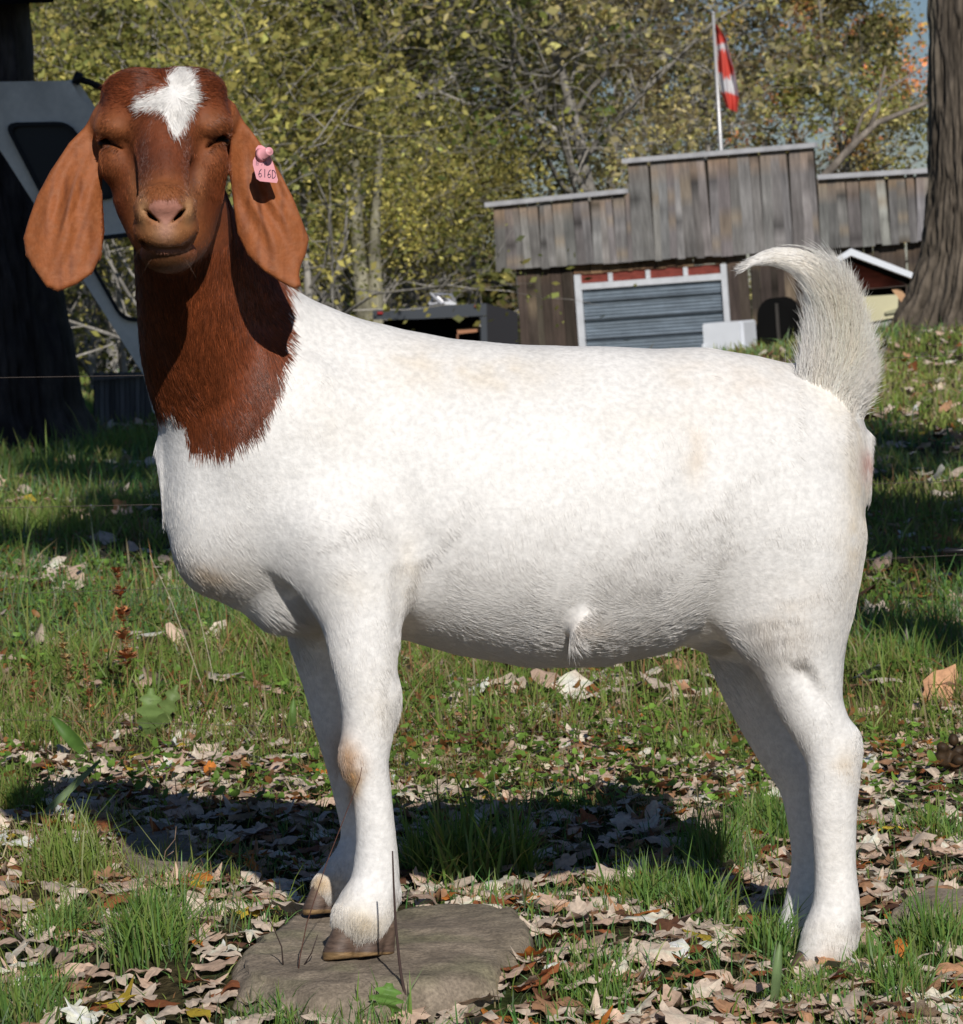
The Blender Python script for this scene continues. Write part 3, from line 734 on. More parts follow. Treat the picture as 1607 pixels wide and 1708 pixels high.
#@@SCENERY
# ------------------------------------------------------------------ stones
def stone_mesh(name, poly_uv, zt, drop, seed, amp=.010):
    """poly_uv outline in the photo, zt(x,Y) its top plane; sides drop below ground"""
    pw_ = []
    for (a, b) in poly_uv:
        lo, hi = 2.6, 26.0
        for _ in range(40):
            mid = (lo + hi) / 2; q = P(a, b, mid)
            if q[2] > zt(q[0], mid): lo = mid
            else: hi = mid
        pw_.append(P(a, b, lo)[:2])
    pw_ = np.array(pw_); c = pw_.mean(0); n = 160
    seg = np.linspace(0, len(pw_), n, endpoint=False); i0 = seg.astype(int); f_ = (seg - i0)[:, None]
    ring = pw_[i0] * (1 - f_) + pw_[(i0 + 1) % len(pw_)] * f_
    for _ in range(3): ring = (ring * 2 + np.roll(ring, 1, 0) + np.roll(ring, -1, 0)) / 4
    prof = [(0, 0)] + [(r, 0) for r in np.linspace(.06, .84, 26)] + [(.89, -.05), (.93, -.14), (.96, -.3), (.985, -.5), (1.0, -.75), (1.01, -1.2), (1.0, -2.2)]
    V_ = []
    for (r, dz) in prof:
        q = c + (ring - c) * r; z = zt(q[:, 0], q[:, 1]) + dz * drop
        p3 = np.stack([q[:, 0], q[:, 1], z], 1)
        k = amp * (noise3(p3, .13, seed) * .9 + (.4 - np.abs(noise3(p3, .06, seed + 1))) * .8 + noise3(p3, .03, seed + 3) * .3 + noise3(p3, .011, seed + 2) * .16)
        out = (ring - c) / np.linalg.norm(ring - c, axis=1)[:, None]
        p3[:, :2] += out * (k * (dz < 0) * 1.6)[:, None]; p3[:, 2] += k * (.55 if dz == 0 else 1)
        V_.append(p3)
    V_ = np.concatenate(V_); m_ = len(prof); I_ = np.arange(m_ * n).reshape(m_, n); J = np.roll(I_, -1, 1)
    Q_ = np.stack([I_[:-1], I_[1:], J[1:], J[:-1]], -1).reshape(-1, 4)
    col = np.tile(np.array([.255, .208, .158]), (len(V_), 1)) * (1 + .3 * noise3(V_, .12, seed + 5) + .22 * noise3(V_, .02, seed + 6))[:, None]
    lich = np.clip(noise3(V_, .05, seed + 8) * 1.8 - .5, 0, 1)[:, None]; col = col * (1 - .6 * lich) + np.array([.21, .20, .12]) * .6 * lich
    mo = np.clip(noise3(V_, .2, seed + 9) * 2 - .6, 0, 1)[:, None]; col = col * (1 - .35 * mo) + np.array([.10, .11, .045]) * .35 * mo
    return mesh_np(name, V_, Q_, col), c
stone_m = mat('stone', rough=.9, spec=.2, noise=[(35, (1, 1, 1), .75, 1.25), (240, (1, 1, 1), .7, 1.3)], bump=[(60, (1, 1, 1), .6, .006), (350, (1, 1, 1), .5, .002)])
sA, sB = P(600, 1594, 4.1 - 254 / GS), P(552, 1521, 4.1 + 90 / GS); slx = -.075
kY = (sB[2] - slx * (sB[0] - sA[0]) - sA[2]) / (sB[1] - sA[1])
ztop = lambda x, Y: sA[2] + kY * (Y - sA[1]) + slx * (x - sA[0]) - .002
ROCK = [(362, 1606), (392, 1572), (440, 1535), (470, 1512), (560, 1502), (650, 1506), (720, 1498), (800, 1500), (862, 1510), (880, 1545), (874, 1590), (850, 1625), (780, 1640), (700, 1640), (600, 1650), (520, 1655), (440, 1642), (380, 1628)]
rm_, rc = stone_mesh('flat_rock', ROCK, ztop, .06, 31)
tag(link('flat_rock', rm_, stone_m), 'large flat grey-brown rock under the front hooves', 'rock')
rock_ring = np.array([np.asarray(rm_.vertices[(len(rm_.vertices) // 160 - 1) * 160 + i].co[:2]) for i in range(0, 160, 4)]); rock_ring = rock_ring.mean(0) + (rock_ring - rock_ring.mean(0)) * .965
for (poly, h_, lab, sd) in (([(195, 1400), (225, 1372), (270, 1368), (320, 1385), (335, 1420), (310, 1450), (250, 1455), (205, 1435)], .022, 'flat mossy stone sunk in the leaf litter under the head shadow', 51),
                            ([(1480, 1520), (1500, 1492), (1550, 1478), (1620, 1478), (1650, 1500), (1620, 1518), (1540, 1524)], .03, 'half buried grey stone in the grass right of the hind hooves', 61)):
    zg = lambda x, Y, h_=h_: ground(x, Y) * 0 + zbase(x, Y) + h_
    me_, c_ = stone_mesh('stone', poly, zg, .04, sd, .008); tag(link('stone', me_, stone_m), lab, 'stone')

# ------------------------------------------------------------------ leaves
def leaf_shape(kind, n=44):
    th = np.linspace(0, 2 * np.pi, n, endpoint=False)
    if kind == 'oak':
        r = 1 + .20 * np.cos(7 * th + .4) * (1 - .5 * np.cos(th)) + .05 * np.sin(13 * th); sx, sy = .62, 1.0
    elif kind == 'maple':
        r = .55 + .42 * np.abs(np.cos(2.5 * th)) ** 1.6 + .10 * np.abs(np.sin(10 * th)); r = r * (1 - .25 * (np.cos(th) < -.8)); sx, sy = .95, .95
    else:
        r = 1 + .05 * np.cos(9 * th); sx, sy = .52, 1.0
    return np.stack([r * np.sin(th) * sx, r * np.cos(th) * sy], 1)
SH = {k: leaf_shape(k) for k in ('oak', 'maple', 'plain')}
def leaf_geo(kind, size, curl, seed, n=44, rings=(.3, .6, .85, 1.0)):
    o = SH[kind][:: (44 // n)] if n < 44 else SH[kind]; n = len(o)
    V_ = [np.zeros((1, 2))] + [o * r for r in rings]; q = np.concatenate(V_)
    r_ = np.random.default_rng(seed); a = r_.uniform(0, 6.3); ca, sa = math.cos(a), math.sin(a)
    x = q[:, 0] * ca + q[:, 1] * sa; y = -q[:, 0] * sa + q[:, 1] * ca
    z = curl * (x * x * r_.uniform(.3, 1) + y * y * r_.uniform(-.3, .6)) + .10 * np.abs(curl) * np.sin(5 * x + seed) + .16 * np.sin(7 * q[:, 1] + 3 * q[:, 0] + seed) * np.hypot(q[:, 0], q[:, 1]) ** 2
    z = z + .05 * np.exp(-(q[:, 0] / .06) ** 2)
    V3 = np.stack([q[:, 0], q[:, 1], z], 1) * size
    T_ = [np.stack([np.zeros(n, int), 1 + np.arange(n), 1 + (np.arange(n) + 1) % n], 1)]
    for k in range(len(rings) - 1):
        a0 = 1 + k * n + np.arange(n); a1 = 1 + k * n + (np.arange(n) + 1) % n; b0, b1 = a0 + n, a1 + n
        T_ += [np.stack([a0, b0, b1], 1), np.stack([a0, b1, a1], 1)]
    vein = np.exp(-(q[:, 0] / .05) ** 2) * .25 + .10 * np.sin(14 * (np.abs(q[:, 0]) - q[:, 1] * .9))
    return V3, np.concatenate(T_), 1 + vein
LC = [(rgb(222, 202, 182), .50, 'pale tan'), (rgb(205, 176, 154), .27, 'dusty pink-tan'), (rgb(176, 134, 102), .11, 'light brown'), (rgb(150, 92, 58), .06, 'russet brown'), (rgb(196, 120, 54), .02, 'orange brown'), (rgb(110, 76, 56), .05, 'dark brown'), (rgb(190, 165, 60), .014, 'yellow')]
lp = np.array([c[1] for c in LC]); lp /= lp.sum()
leafm = mat('dry_leaf', rough=.7, spec=.25, translucent=.12, noise=[(60, (1, 1, 1), .8, 1.15), (220, (1, 1, 1), .85, 1.12)])
def rotm(n, tilt, r_):
    yaw = r_.uniform(0, 2 * np.pi, n); ax = r_.uniform(0, 2 * np.pi, n); tl_ = np.abs(r_.normal(0, tilt, n))
    cy, sy = np.cos(yaw), np.sin(yaw); Z = np.zeros((n, 3, 3)); Z[:, 0, 0] = cy; Z[:, 0, 1] = -sy; Z[:, 1, 0] = sy; Z[:, 1, 1] = cy; Z[:, 2, 2] = 1
    k = np.stack([np.cos(ax), np.sin(ax), 0 * ax], 1); K_ = np.zeros((n, 3, 3))
    K_[:, 0, 2] = k[:, 1]; K_[:, 1, 2] = -k[:, 0]; K_[:, 2, 0] = -k[:, 1]; K_[:, 2, 1] = k[:, 0]
    R_ = np.eye(3)[None] + np.sin(tl_)[:, None, None] * K_ + (1 - np.cos(tl_))[:, None, None] * (K_ @ K_)
    return R_ @ Z
def in_rock(x, y, grow=0):
    d = polyd(np.asarray(x), np.asarray(y), rock_ring); return d < grow
def scatter_leaves(x, y, size, tilt, n=22, rings=(.5, 1.0), seed=1, lift=.006):
    r_ = np.random.default_rng(seed); N_ = len(x); geo = [leaf_geo(['oak', 'oak', 'maple', 'plain'][i % 4], 1, r_.choice([-1, 1]) * r_.uniform(.1, .55), i, n, rings) for i in range(16)]
    nv = len(geo[0][0]); R_ = rotm(N_, tilt, r_); gi = r_.integers(0, 16, N_)
    GV = np.stack([g[0] for g in geo])[gi] * size[:, None, None]
    V_ = np.einsum('nij,nkj->nki', R_, GV)
    base = np.stack([x, y, ground(x, y) + lift], 1)
    mn = V_[:, :, 2].min(1); V_[:, :, 2] -= (mn * .75)[:, None]
    V_ += base[:, None]
    ci = r_.choice(len(LC), N_, p=lp); col = np.array([c[0] for c in LC])[ci] * np.exp(r_.normal(-.08, .18, N_))[:, None]
    vn_ = np.stack([g[2] for g in geo])[gi]
    C_ = np.clip(col[:, None] * vn_[:, :, None], .01, .8)
    T_ = np.stack([g[1] for g in geo])[gi] + (np.arange(N_) * nv)[:, None, None]
    return V_.reshape(-1, 3), T_.reshape(-1, 3), C_.reshape(-1, 3)
def cover(x, y):
    """how littered the ground is"""
    d = .66 + .9 * n2(x, y, .35, 71) + .6 * n2(x, y, .12, 72)
    d = np.clip(d, np.where(y < 6.3, .55, 0), 1.3)
    near = np.interp(y, [3.4, 5.6, 6.3, 7.5, 10, 26], [1.25, 1.2, .8, .42, .34, .34])
    return d * near
r_ = np.random.default_rng(5)
def sample_area(n, y0, y1, spread=1.25):
    y = np.sqrt(r_.uniform(y0 ** 2, y1 ** 2, n)); x = r_.uniform(-1, 1, n) * y * .1435 * spread; return x, y
x, y = sample_area(6200, 3.5, 6.6); k = (r_.uniform(0, 1, len(x)) < cover(x, y)) & ~in_rock(x, y, -.01); x, y = x[k], y[k]
A1 = scatter_leaves(x, y, r_.uniform(.014, .031, len(x)), .26, 22, (.5, 1.0), 1)
x, y = sample_area(14000, 6.6, 27, 1.3); k = r_.uniform(0, 1, len(x)) < cover(x, y) * 1.5; x, y = x[k], y[k]
A2 = scatter_leaves(x, y, r_.uniform(.03, .05, len(x)), .4, 11, (1.0,), 2, .02)
Vv = np.concatenate([A1[0], A2[0]]); Tt = np.concatenate([A1[1], A2[1] + len(A1[0])]); Cc = np.concatenate([A1[2], A2[2]])
tag(link('leaf_litter', mesh_np('leaf_litter', Vv, Tt, Cc), leafm), 'small dry tan and brown leaves strewn over the grass', None, None, 'stuff')

# the 230 largest leaves of the foreground, each a thing
protoL = {}
def leaf_thing(u, v, size, colour, label, yaw=None, tilt=.3, kind=None, lift=.010, grp='large fallen leaves in the foreground litter'):
    p = on_ground(u, v)
    if in_rock(np.array([p[0]]), np.array([p[1]]))[0]: p[2] = ztop(p[0], p[1])
    k_ = (kind or random.choice(['oak', 'oak', 'maple', 'plain']), random.randrange(4), colour)
    if k_ not in protoL:
        V3, T_, sh = leaf_geo(k_[0], 1, random.choice([-1, 1]) * (.25 + .2 * k_[1]), 100 + k_[1] * 7)
        me_ = mesh_np('fallen_leaf', V3, T_, np.clip(np.outer(sh, LCOL[colour]) * (1 + .15 * noise3(V3, .3, 3))[:, None], .01, .85)); me_.materials.append(leafm); protoL[k_] = me_
    o = bpy.data.objects.new('fallen_leaf', protoL[k_]); SC.collection.objects.link(o)
    s_ = size / GS * 1366 / 1366; o.scale = (s_, s_, s_)
    o.rotation_euler = (random.gauss(0, tilt), random.gauss(0, tilt), yaw if yaw is not None else random.uniform(0, 6.28))
    o.location = (p[0], p[1], p[2] + lift + s_ * .10)
    tag(o, label, 'leaf', grp); return o
LCOL = {c[2]: c[0] for c in LC}; LCOL['bright orange'] = rgb(214, 92, 30); LCOL['dark red'] = rgb(140, 40, 36); LCOL['rust red'] = rgb(176, 92, 66); LCOL['cream'] = rgb(222, 212, 180); LCOL['golden'] = rgb(214, 140, 60)
HERO = [(18, 1412, .040, 'golden', 'golden orange maple leaf at the left edge of the litter', 'maple'), (262, 1662, .046, 'rust red', 'big rust red maple leaf in the grass below the left grass tuft', 'maple'),
        (352, 1478, .022, 'dark red', 'small dark red leaf left of the flat rock', 'plain'), (1500, 1690, .036, 'bright orange', 'bright orange maple leaf at the lower right edge', 'maple'),
        (340, 1505, .034, 'light brown', 'light brown curled leaf touching the small dark red leaf', 'oak'), (1092, 1205, .034, 'dusty pink-tan', 'pinkish tan leaf standing on edge in the grass under the belly', 'oak'),
        (760, 1672, .044, 'dusty pink-tan', 'wide pinkish leaf along the front edge of the flat rock', 'oak'), (560, 1672, .030, 'orange brown', 'orange brown leaf in front of the flat rock', 'maple'),
        (1000, 1585, .036, 'russet brown', 'russet brown leaf right of the flat rock', 'oak'), (50, 1638, .034, 'cream', 'cream coloured leaf turned up at the lower left', 'oak'),
        (390, 1268, .040, 'pale tan', 'large crumpled pale leaf behind the shadow of the head', 'oak'), (410, 1450, .040, 'golden', 'long curled golden leaf at the edge of the body shadow', 'plain'),
        (1150, 1640, .036, 'pale tan', 'pale pointed maple leaf in front of the hind hooves', 'maple'), (455, 1272, .034, 'pale tan', 'pale leaf beside a yellow leaf behind the shadow of the head', 'oak'), (470, 1285, .018, 'yellow', 'yellow leaf resting against a pale crumpled leaf', 'plain')]
for (a, b, s_, c_, lab, kd) in HERO:
    leaf_thing(a, b, s_, c_, lab, kind=kd, lift=.014, tilt=.22 if 'edge in' not in lab else .9, grp=None)
names = [c[2] for c in LC]; cnt_ = 0
fr_ = [q for q in rock_ring if q[1] < 4.02]
for i in range(46):
    q = random.choice(fr_); c0 = rock_ring.mean(0); d = (q - c0) / np.linalg.norm(q - c0); q = q + d * random.uniform(-.004, .045); c_ = names[rng.choice(len(LC), p=lp)]
    o = leaf_thing(600, 1690, random.uniform(.022, .036), c_, c_ + ' fallen leaf resting against the front edge of the flat rock', tilt=.55, grp='leaves heaped against the front of the flat rock')
    o.location = (q[0], q[1], float(ground(*q)) + random.uniform(.012, .030))
while cnt_ < 235:
    a = random.uniform(-40, 1650); b = 1225 + 500 * random.random() ** .9
    q = on_ground(a, b)
    if random.random() > float(cover(q[0], q[1])) * 1.2 or in_rock(q[[0]], q[[1]], .0)[0]: continue
    c_ = names[rng.choice(len(LC), p=lp)]
    leaf_thing(a, b, random.uniform(.023, .038), c_, c_ + ' fallen leaf lying in the foreground litter', tilt=.34); cnt_ += 1

# ------------------------------------------------------------------ grass
def blades(x, y, h, wd, col, droop, r_, segs=3):
    n = len(x); a = r_.uniform(0, 2 * np.pi, n); lean = np.abs(r_.normal(0, .45, n)) * droop
    d = np.stack([np.cos(a), np.sin(a)], 1); fa = r_.uniform(0, np.pi, n); wv = np.stack([np.cos(fa), np.sin(fa) * .5, 0 * fa], 1)
    t_ = np.linspace(0, 1, segs + 1); cur = lean[:, None] * (t_ * .35 + t_ ** 2 * .9)[None]
    X = np.zeros((n, segs + 1, 3)); z = h[:, None] * (t_ - .35 * np.clip(lean, 0, 1.2)[:, None] * t_ ** 2.2)
    X[:, :, 0] = x[:, None] + d[:, :1] * cur * h[:, None]; X[:, :, 1] = y[:, None] + d[:, 1:] * cur * h[:, None]; X[:, :, 2] = ground(x, y)[:, None] + z - .003
    ww = wd[:, None] * np.array([.75, 1, .8, 0][:segs + 1] if segs == 3 else [.9, .8, 0])[None] * .5
    Lh = X[:, :-1] - wv[:, None] * ww[:, :-1, None]; Rh = X[:, :-1] + wv[:, None] * ww[:, :-1, None]
    V_ = np.concatenate([Lh, Rh, X[:, -1:]], 1); nv = 2 * segs + 1
    b0 = np.arange(n) * nv; Q_ = np.concatenate([np.stack([b0 + i, b0 + segs + i, b0 + segs + i + 1, b0 + i + 1], 1) for i in range(segs - 1)])
    T_ = np.stack([b0 + segs - 1, b0 + 2 * segs - 1, b0 + 2 * segs], 1)
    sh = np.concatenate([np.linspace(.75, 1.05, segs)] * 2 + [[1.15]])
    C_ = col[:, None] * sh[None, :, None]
    return V_.reshape(-1, 3), Q_, T_, C_.reshape(-1, 3)
def gcolour(x, y, r_):
    n = len(x); t_ = np.clip(.5 + .8 * n2(x, y, 1.1, 81) + r_.normal(0, .25, n), 0, 1)[:, None]
    c = (1 - t_) * np.array([.150, .240, .040]) + t_ * np.array([.300, .330, .085])
    st = r_.random(n) < np.interp(y, [4, 6.5, 8, 30], [.24, .28, .20, .18]); c[st] = np.array([.36, .30, .15]) * r_.uniform(.6, 1.1, (st.sum(), 1))
    rb = r_.random(n) < np.interp(y, [4, 5.5, 8, 12], [.04, .14, .14, .06]); c[rb] = np.array([.30, .16, .07]) * r_.uniform(.6, 1.2, (rb.sum(), 1))
    bl = (n2(x, y, 1.6, 83) > .15) & (r_.random(n) < .5); c[bl] = c[bl] * np.array([.55, .85, .95]) + np.array([0, .01, .012])
    return c * np.exp(r_.normal(0, .2, n))[:, None]
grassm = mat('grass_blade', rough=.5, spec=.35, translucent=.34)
parts = []
def gpatch(n, y0, y1, hh, ww, thr, seed, spread=1.3, droop=1.0):
    global r_
    r_ = np.random.default_rng(seed); x, y = sample_area(n, y0, y1, spread)
    dn = .55 + .75 * n2(x, y, .22 * max(1, y0 / 5), 91) + .45 * n2(x, y, .07 * max(1, y0 / 5), 92)
    dn = np.where(y < 6.5, np.clip(dn, .28, 9), dn)
    k = (r_.random(len(x)) < dn * thr) & ~in_rock(x, y, .0); x, y = x[k], y[k]
    hgt = hh * np.exp(r_.normal(0, .35, len(x))) * (.7 + .6 * np.clip(dn[k], 0, 1.3)); 
    parts.append(blades(x, y, hgt, ww * r_.uniform(.6, 1.3, len(x)), gcolour(x, y, r_), droop, r_))
gpatch(52000, 3.4, 6.2, .026, .0021, .95, 11, 1.25, 1.4)
gpatch(56000, 6.0, 9.0, .058, .0034, 1.3, 12, 1.3, 1.3)
gpatch(60000, 9.0, 14.5, .058, .0050, 1.5, 13, 1.3, 1.4)
gpatch(80000, 14.5, 28, .06, .011, 1.5, 14, 1.35, 1.4)
gpatch(30000, 28, 62, .07, .035, 1.5, 15, 1.35, 1.2)
# tufts the photo shows: u, v, spread px, blades, height, blade width
TUFTS = [(255, 1585, 62, 620, .058, .0028), (120, 1470, 60, 240, .06, .003), (100, 1560, 60, 200, .04, .0025), (770, 1468, 60, 330, .072, .0044), (860, 1462, 34, 120, .075, .004), (700, 1470, 26, 110, .066, .0038), (1180, 1540, 50, 200, .05, .003), (60, 1240, 60, 200, .05, .003), (120, 1120, 80, 260, .06, .004), (1300, 1392, 60, 420, .050, .003), (1200, 1440, 60, 260, .055, .003),
         (1080, 1510, 80, 300, .042, .0028), (1290, 1600, 40, 160, .05, .003), (1390, 1640, 46, 150, .020, .0025), (1450, 1612, 34, 130, .030, .003), (1350, 1672, 60, 200, .024, .003), (1560, 1590, 60, 320, .05, .003), (1500, 1660, 60, 200, .04, .003), (60, 1690, 70, 240, .04, .003), (620, 1700, 60, 200, .035, .0025),
         (480, 1690, 60, 160, .03, .0025), (1000, 1660, 80, 240, .03, .0025), (560, 1215, 70, 260, .05, .003), (470, 1150, 90, 360, .05, .003), (1500, 1130, 80, 460, .06, .004), (1580, 1090, 60, 360, .06, .004), (1150, 1260, 80, 360, .035, .0028), (800, 1160, 100, 420, .045, .003), (340, 1150, 70, 300, .05, .003),
         (20, 1350, 50, 160, .05, .003), (940, 1350, 60, 120, .03, .003), (1330, 1520, 30, 90, .035, .003), (100, 900, 110, 500, .09, .005), (60, 800, 110, 500, .10, .006), (200, 760, 100, 500, .11, .006), (110, 700, 110, 500, .13, .008), (230, 700, 60, 300, .13, .008), (1560, 1400, 50, 160, .04, .003)]
for i, (a, b, sp, n, hh, ww) in enumerate(TUFTS):
    n = int(n * 1.6); hh *= 1.12
    r_ = np.random.default_rng(300 + i); c = on_ground(a, b); s_ = sp / F * c[1]
    k = F * CAMZ / c[1] ** 2; x = c[0] + r_.normal(0, s_ * .5, n); y = c[1] + r_.normal(0, s_ * .8, n)
    kk = ~in_rock(x, y, .0); x, y = x[kk], y[kk]; n = len(x)
    col = gcolour(x, y, r_) * .5 + np.array([.150, .270, .045]) * .5
    parts.append(blades(x, y, hh * np.exp(r_.normal(0, .3, n)), ww * r_.uniform(.6, 1.2, n), col, 1.0, r_))
off = 0; VV = []; QQ = []; TT = []; CC = []
for (v_1, q_1, t_1, c_1) in parts: VV.append(v_1); QQ.append(q_1 + off); TT.append(t_1 + off); CC.append(c_1); off += len(v_1)
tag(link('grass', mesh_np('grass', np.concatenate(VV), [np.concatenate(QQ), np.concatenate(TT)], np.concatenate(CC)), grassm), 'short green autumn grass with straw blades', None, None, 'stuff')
# low broad-leaved herbs between the grass
r_ = np.random.default_rng(77); x, y = sample_area(26000, 5.2, 11, 1.25); k = r_.random(len(x)) < .5 + 1.0 * n2(x, y, .5, 95); x, y = x[k], y[k]
N_ = len(x); g = leaf_geo('plain', 1, .5, 5, 11, (1.0,)); Rm_ = rotm(N_, .6, r_); sz = r_.uniform(.006, .013, N_)
V_ = np.einsum('nij,kj->nki', Rm_, g[0]) * sz[:, None, None] + np.stack([x, y, ground(x, y) + r_.uniform(.008, .055, N_)], 1)[:, None]
c = np.array([.16, .28, .045]) * np.exp(r_.normal(0, .3, N_))[:, None]; rd_ = r_.random(N_) < .18; c[rd_] = np.array([.28, .13, .04]) * r_.uniform(.6, 1.3, (rd_.sum(), 1))
C_ = np.repeat(c, len(g[0]), 0); T_ = (g[1][None] + (np.arange(N_) * len(g[0]))[:, None, None]).reshape(-1, 3)
tag(link('ground_herbs', mesh_np('ground_herbs', V_.reshape(-1, 3), T_, C_), grassm), 'small round-leaved herbs growing low in the grass', None, None, 'stuff')

# ------------------------------------------------------------------ weeds and twigs standing near the goat
stemm = mat('dry_stem', rough=.7); greenm = mat('weed_leaf', rough=.5, translucent=.25, noise=[(60, (1, 1, 1), .8, 1.15)])
def stalk(name, pix, Y0, r0, r1, col, label, cat, mt=stemm):
    base = on_ground(pix[0][0], pix[0][1]); Y_ = base[1]
    t_ = np.linspace(0, 1, 14); a = np.array(pix, float); s_ = np.linspace(0, 1, len(a))
    pts_ = P(np.interp(t_, s_, a[:, 0]), np.interp(t_, s_, a[:, 1]), Y_ - .02 * t_)
    pts_[0, 2] -= .01
    e = empty(name, base, label, cat); m = MB(); m.tube(pts_, np.linspace(r0, r1, 14), 6, col); m.build('stem', mt, e, True); return e, pts_
stalk('grass_stalk', [(352, 1185), (318, 1090), (285, 1000), (250, 926)], 0, .0011, .0005, (.50, .45, .33), 'taller left one of two dry pale grass stalks under the chest', 'grass stalk')
stalk('grass_stalk', [(368, 1190), (352, 1110), (338, 1050), (320, 982)], 0, .0010, .0005, (.50, .45, .33), 'shorter right one of two dry pale grass stalks under the chest', 'grass stalk')
stalk('twig', [(684, 1700), (668, 1620), (660, 1540), (657, 1478), (655, 1420)], 0, .0022, .0010, (.07, .045, .04), 'dark straight twig standing in front of the near front hoof', 'twig')
def branching(label, base_uv, strokes, r0, col):
    b = on_ground(*base_uv); e = empty('twig', b, label, 'twig'); m = MB()
    for i, st in enumerate(strokes):
        a = np.array([base_uv] + st if i == 0 else st, float); m.tube(P(a[:, 0], a[:, 1], b[1] - .01 * np.arange(len(a))), np.linspace(r0, r0 * .5, len(a)), 5, col)
    m.build('stem', stemm, e, True)
branching('thin reddish branched twig rising over the left part of the flat rock', (496, 1640), [[(500, 1600), (512, 1540), (545, 1440), (580, 1350), (600, 1300), (604, 1280)]], .0008, (.13, .06, .045))
branching('small dark forked twig on the left end of the flat rock', (474, 1630), [[(470, 1580), (455, 1545), (446, 1530)], [(500, 1622), (520, 1590), (530, 1560)], [(500, 1622), (495, 1640)]], .0010, (.06, .04, .035))
branching('thin bare twig on the ground left of the flat rock', (268, 1475), [[(276, 1420), (292, 1400), (294, 1378)], [(276, 1430), (290, 1420)]], .0008, (.35, .24, .17))
def spike(base_uv, top_uv, label, col, n, wpx):
    e, pts_ = stalk('dock_plant', [base_uv, ((base_uv[0] + top_uv[0]) / 2 + 4, (base_uv[1] + top_uv[1]) / 2), top_uv], 0, .0014, .0008, (.30, .18, .08), label, 'dock plant')
    r_ = np.random.default_rng(int(base_uv[0])); m = MB(); L_ = len(pts_)
    for i in range(n):
        t_ = r_.uniform(.18, 1) ** .75; t_ = min(t_, .999); j = t_ * (L_ - 1); k = int(j); p = pts_[k] * (1 - j + k) + pts_[min(k + 1, L_ - 1)] * (j - k)
        wh = .6 + .4 * math.sin(t_ * 40); s_ = wpx / F * pts_[0][1] * wh * (1.15 - .55 * t_); a = r_.uniform(0, 6.28); d = np.array([math.cos(a), math.sin(a), r_.uniform(.0, .8)]); d /= np.linalg.norm(d)
        q = p + d * s_; sd = np.cross(d, [0, 0, 1]) * s_ * .3; c = np.array(col) * r_.uniform(.6, 1.3)
        m.add([p, q - d * s_ * .4 + sd, q, q - d * s_ * .4 - sd], [(0, 1, 2, 3)], c)
    m.build('seed_head', stemm, e)
spike((215, 1180), (196, 950), 'tall dock plant with reddish brown seed head on the left', (.52, .22, .09), 300, 26)
spike((118, 1180), (102, 1058), 'shorter yellowish seed head left of the tall reddish one', (.50, .36, .15), 160, 20)
spike((150, 1230), (140, 1090), 'rusty dock plant leaning between the two seed heads on the left', (.52, .22, .09), 130, 15)
spike((60, 1200), (48, 1110), 'low rusty dock plant nearest the left edge', (.52, .22, .09), 110, 15)
spike((290, 1200), (300, 1120), 'low rusty dock plant beside the dandelion leaves', (.52, .22, .09), 80, 13)
spike((388, 1180), (384, 1120), 'small rusty seed head beside the dry grass stalks', (.52, .22, .09), 60, 12)
spike((88, 690), (85, 625), 'small leafy weed in front of the dark trunk', (.10, .11, .03), 90, 26)
def blade_leaf(u0, v0, u1, v1, wpx, label, cat, col, lobes=0, name='weed'):
    b = on_ground(u0, v0); Y_ = b[1]; t_ = np.linspace(0, 1, 18)
    e = empty(name, b, label, cat); m = MB()
    cu, cv = u0 + (u1 - u0) * t_, v0 + (v1 - v0) * t_; nx, ny = -(v1 - v0), (u1 - u0); L_ = math.hypot(nx, ny); nx, ny = nx / L_, ny / L_
    wv = wpx * np.sin(np.pi * np.clip(t_ * .93 + .05, 0, 1)) ** .6 * (1 + lobes * .35 * np.sign(np.sin(t_ * 26)) * np.abs(np.sin(t_ * 26)) ** .5) / 2
    Yc = Y_ - .03 * np.sin(t_ * 2.6)
    A_ = P(cu + nx * wv, cv + ny * wv, Yc - .008); B_ = P(cu - nx * wv, cv - ny * wv, Yc - .008); C__ = P(cu, cv, Yc)
    V_ = np.concatenate([A_, C__, B_]); n = 18
    m.add(V_, [(i, i + 1, n + i + 1, n + i) for i in range(n - 1)] + [(n + i, n + i + 1, 2 * n + i + 1, 2 * n + i) for i in range(n - 1)], col)
    m.build('leaf_blade', greenm, e, True)
blade_leaf(248, 1232, 252, 1148, 36, 'pale green toothed dandelion leaf standing left of the dry stalks', 'weed', (.20, .30, .09), 1)
blade_leaf(262, 1222, 296, 1142, 26, 'second toothed leaf leaning right beside the pale dandelion leaf', 'weed', (.18, .26, .08), 1)
blade_leaf(150, 1265, 86, 1195, 22, 'broad green blade leaning left above the shadow of the head', 'weed', (.10, .20, .04))
blade_leaf(60, 1370, 168, 1268, 12, 'single long grass blade arching over the left end of the shadow', 'grass blade', (.24, .33, .18), 0, 'tall_grass')
blade_leaf(484, 1240, 490, 1165, 14, 'upright ribbed green blade left of the far front leg', 'weed', (.14, .24, .06))
blade_leaf(1290, 1690, 1302, 1570, 16, 'pale green grass blade in front of the hind hooves', 'grass blade', (.22, .32, .14), 0, 'tall_grass')
blade_leaf(1418, 1600, 1380, 1490, 7, 'dark green blade crossing the near hind pastern', 'grass blade', (.05, .09, .03), 0, 'tall_grass')
blade_leaf(640, 1700, 650, 1640, 46, 'bright green toothed leaf at the front edge of the flat rock', 'weed', (.17, .32, .07), 1)
blade_leaf(1512, 1090, 1556, 1078, 34, 'round green leaf above the small green tussock on the right', 'weed', (.13, .27, .05))
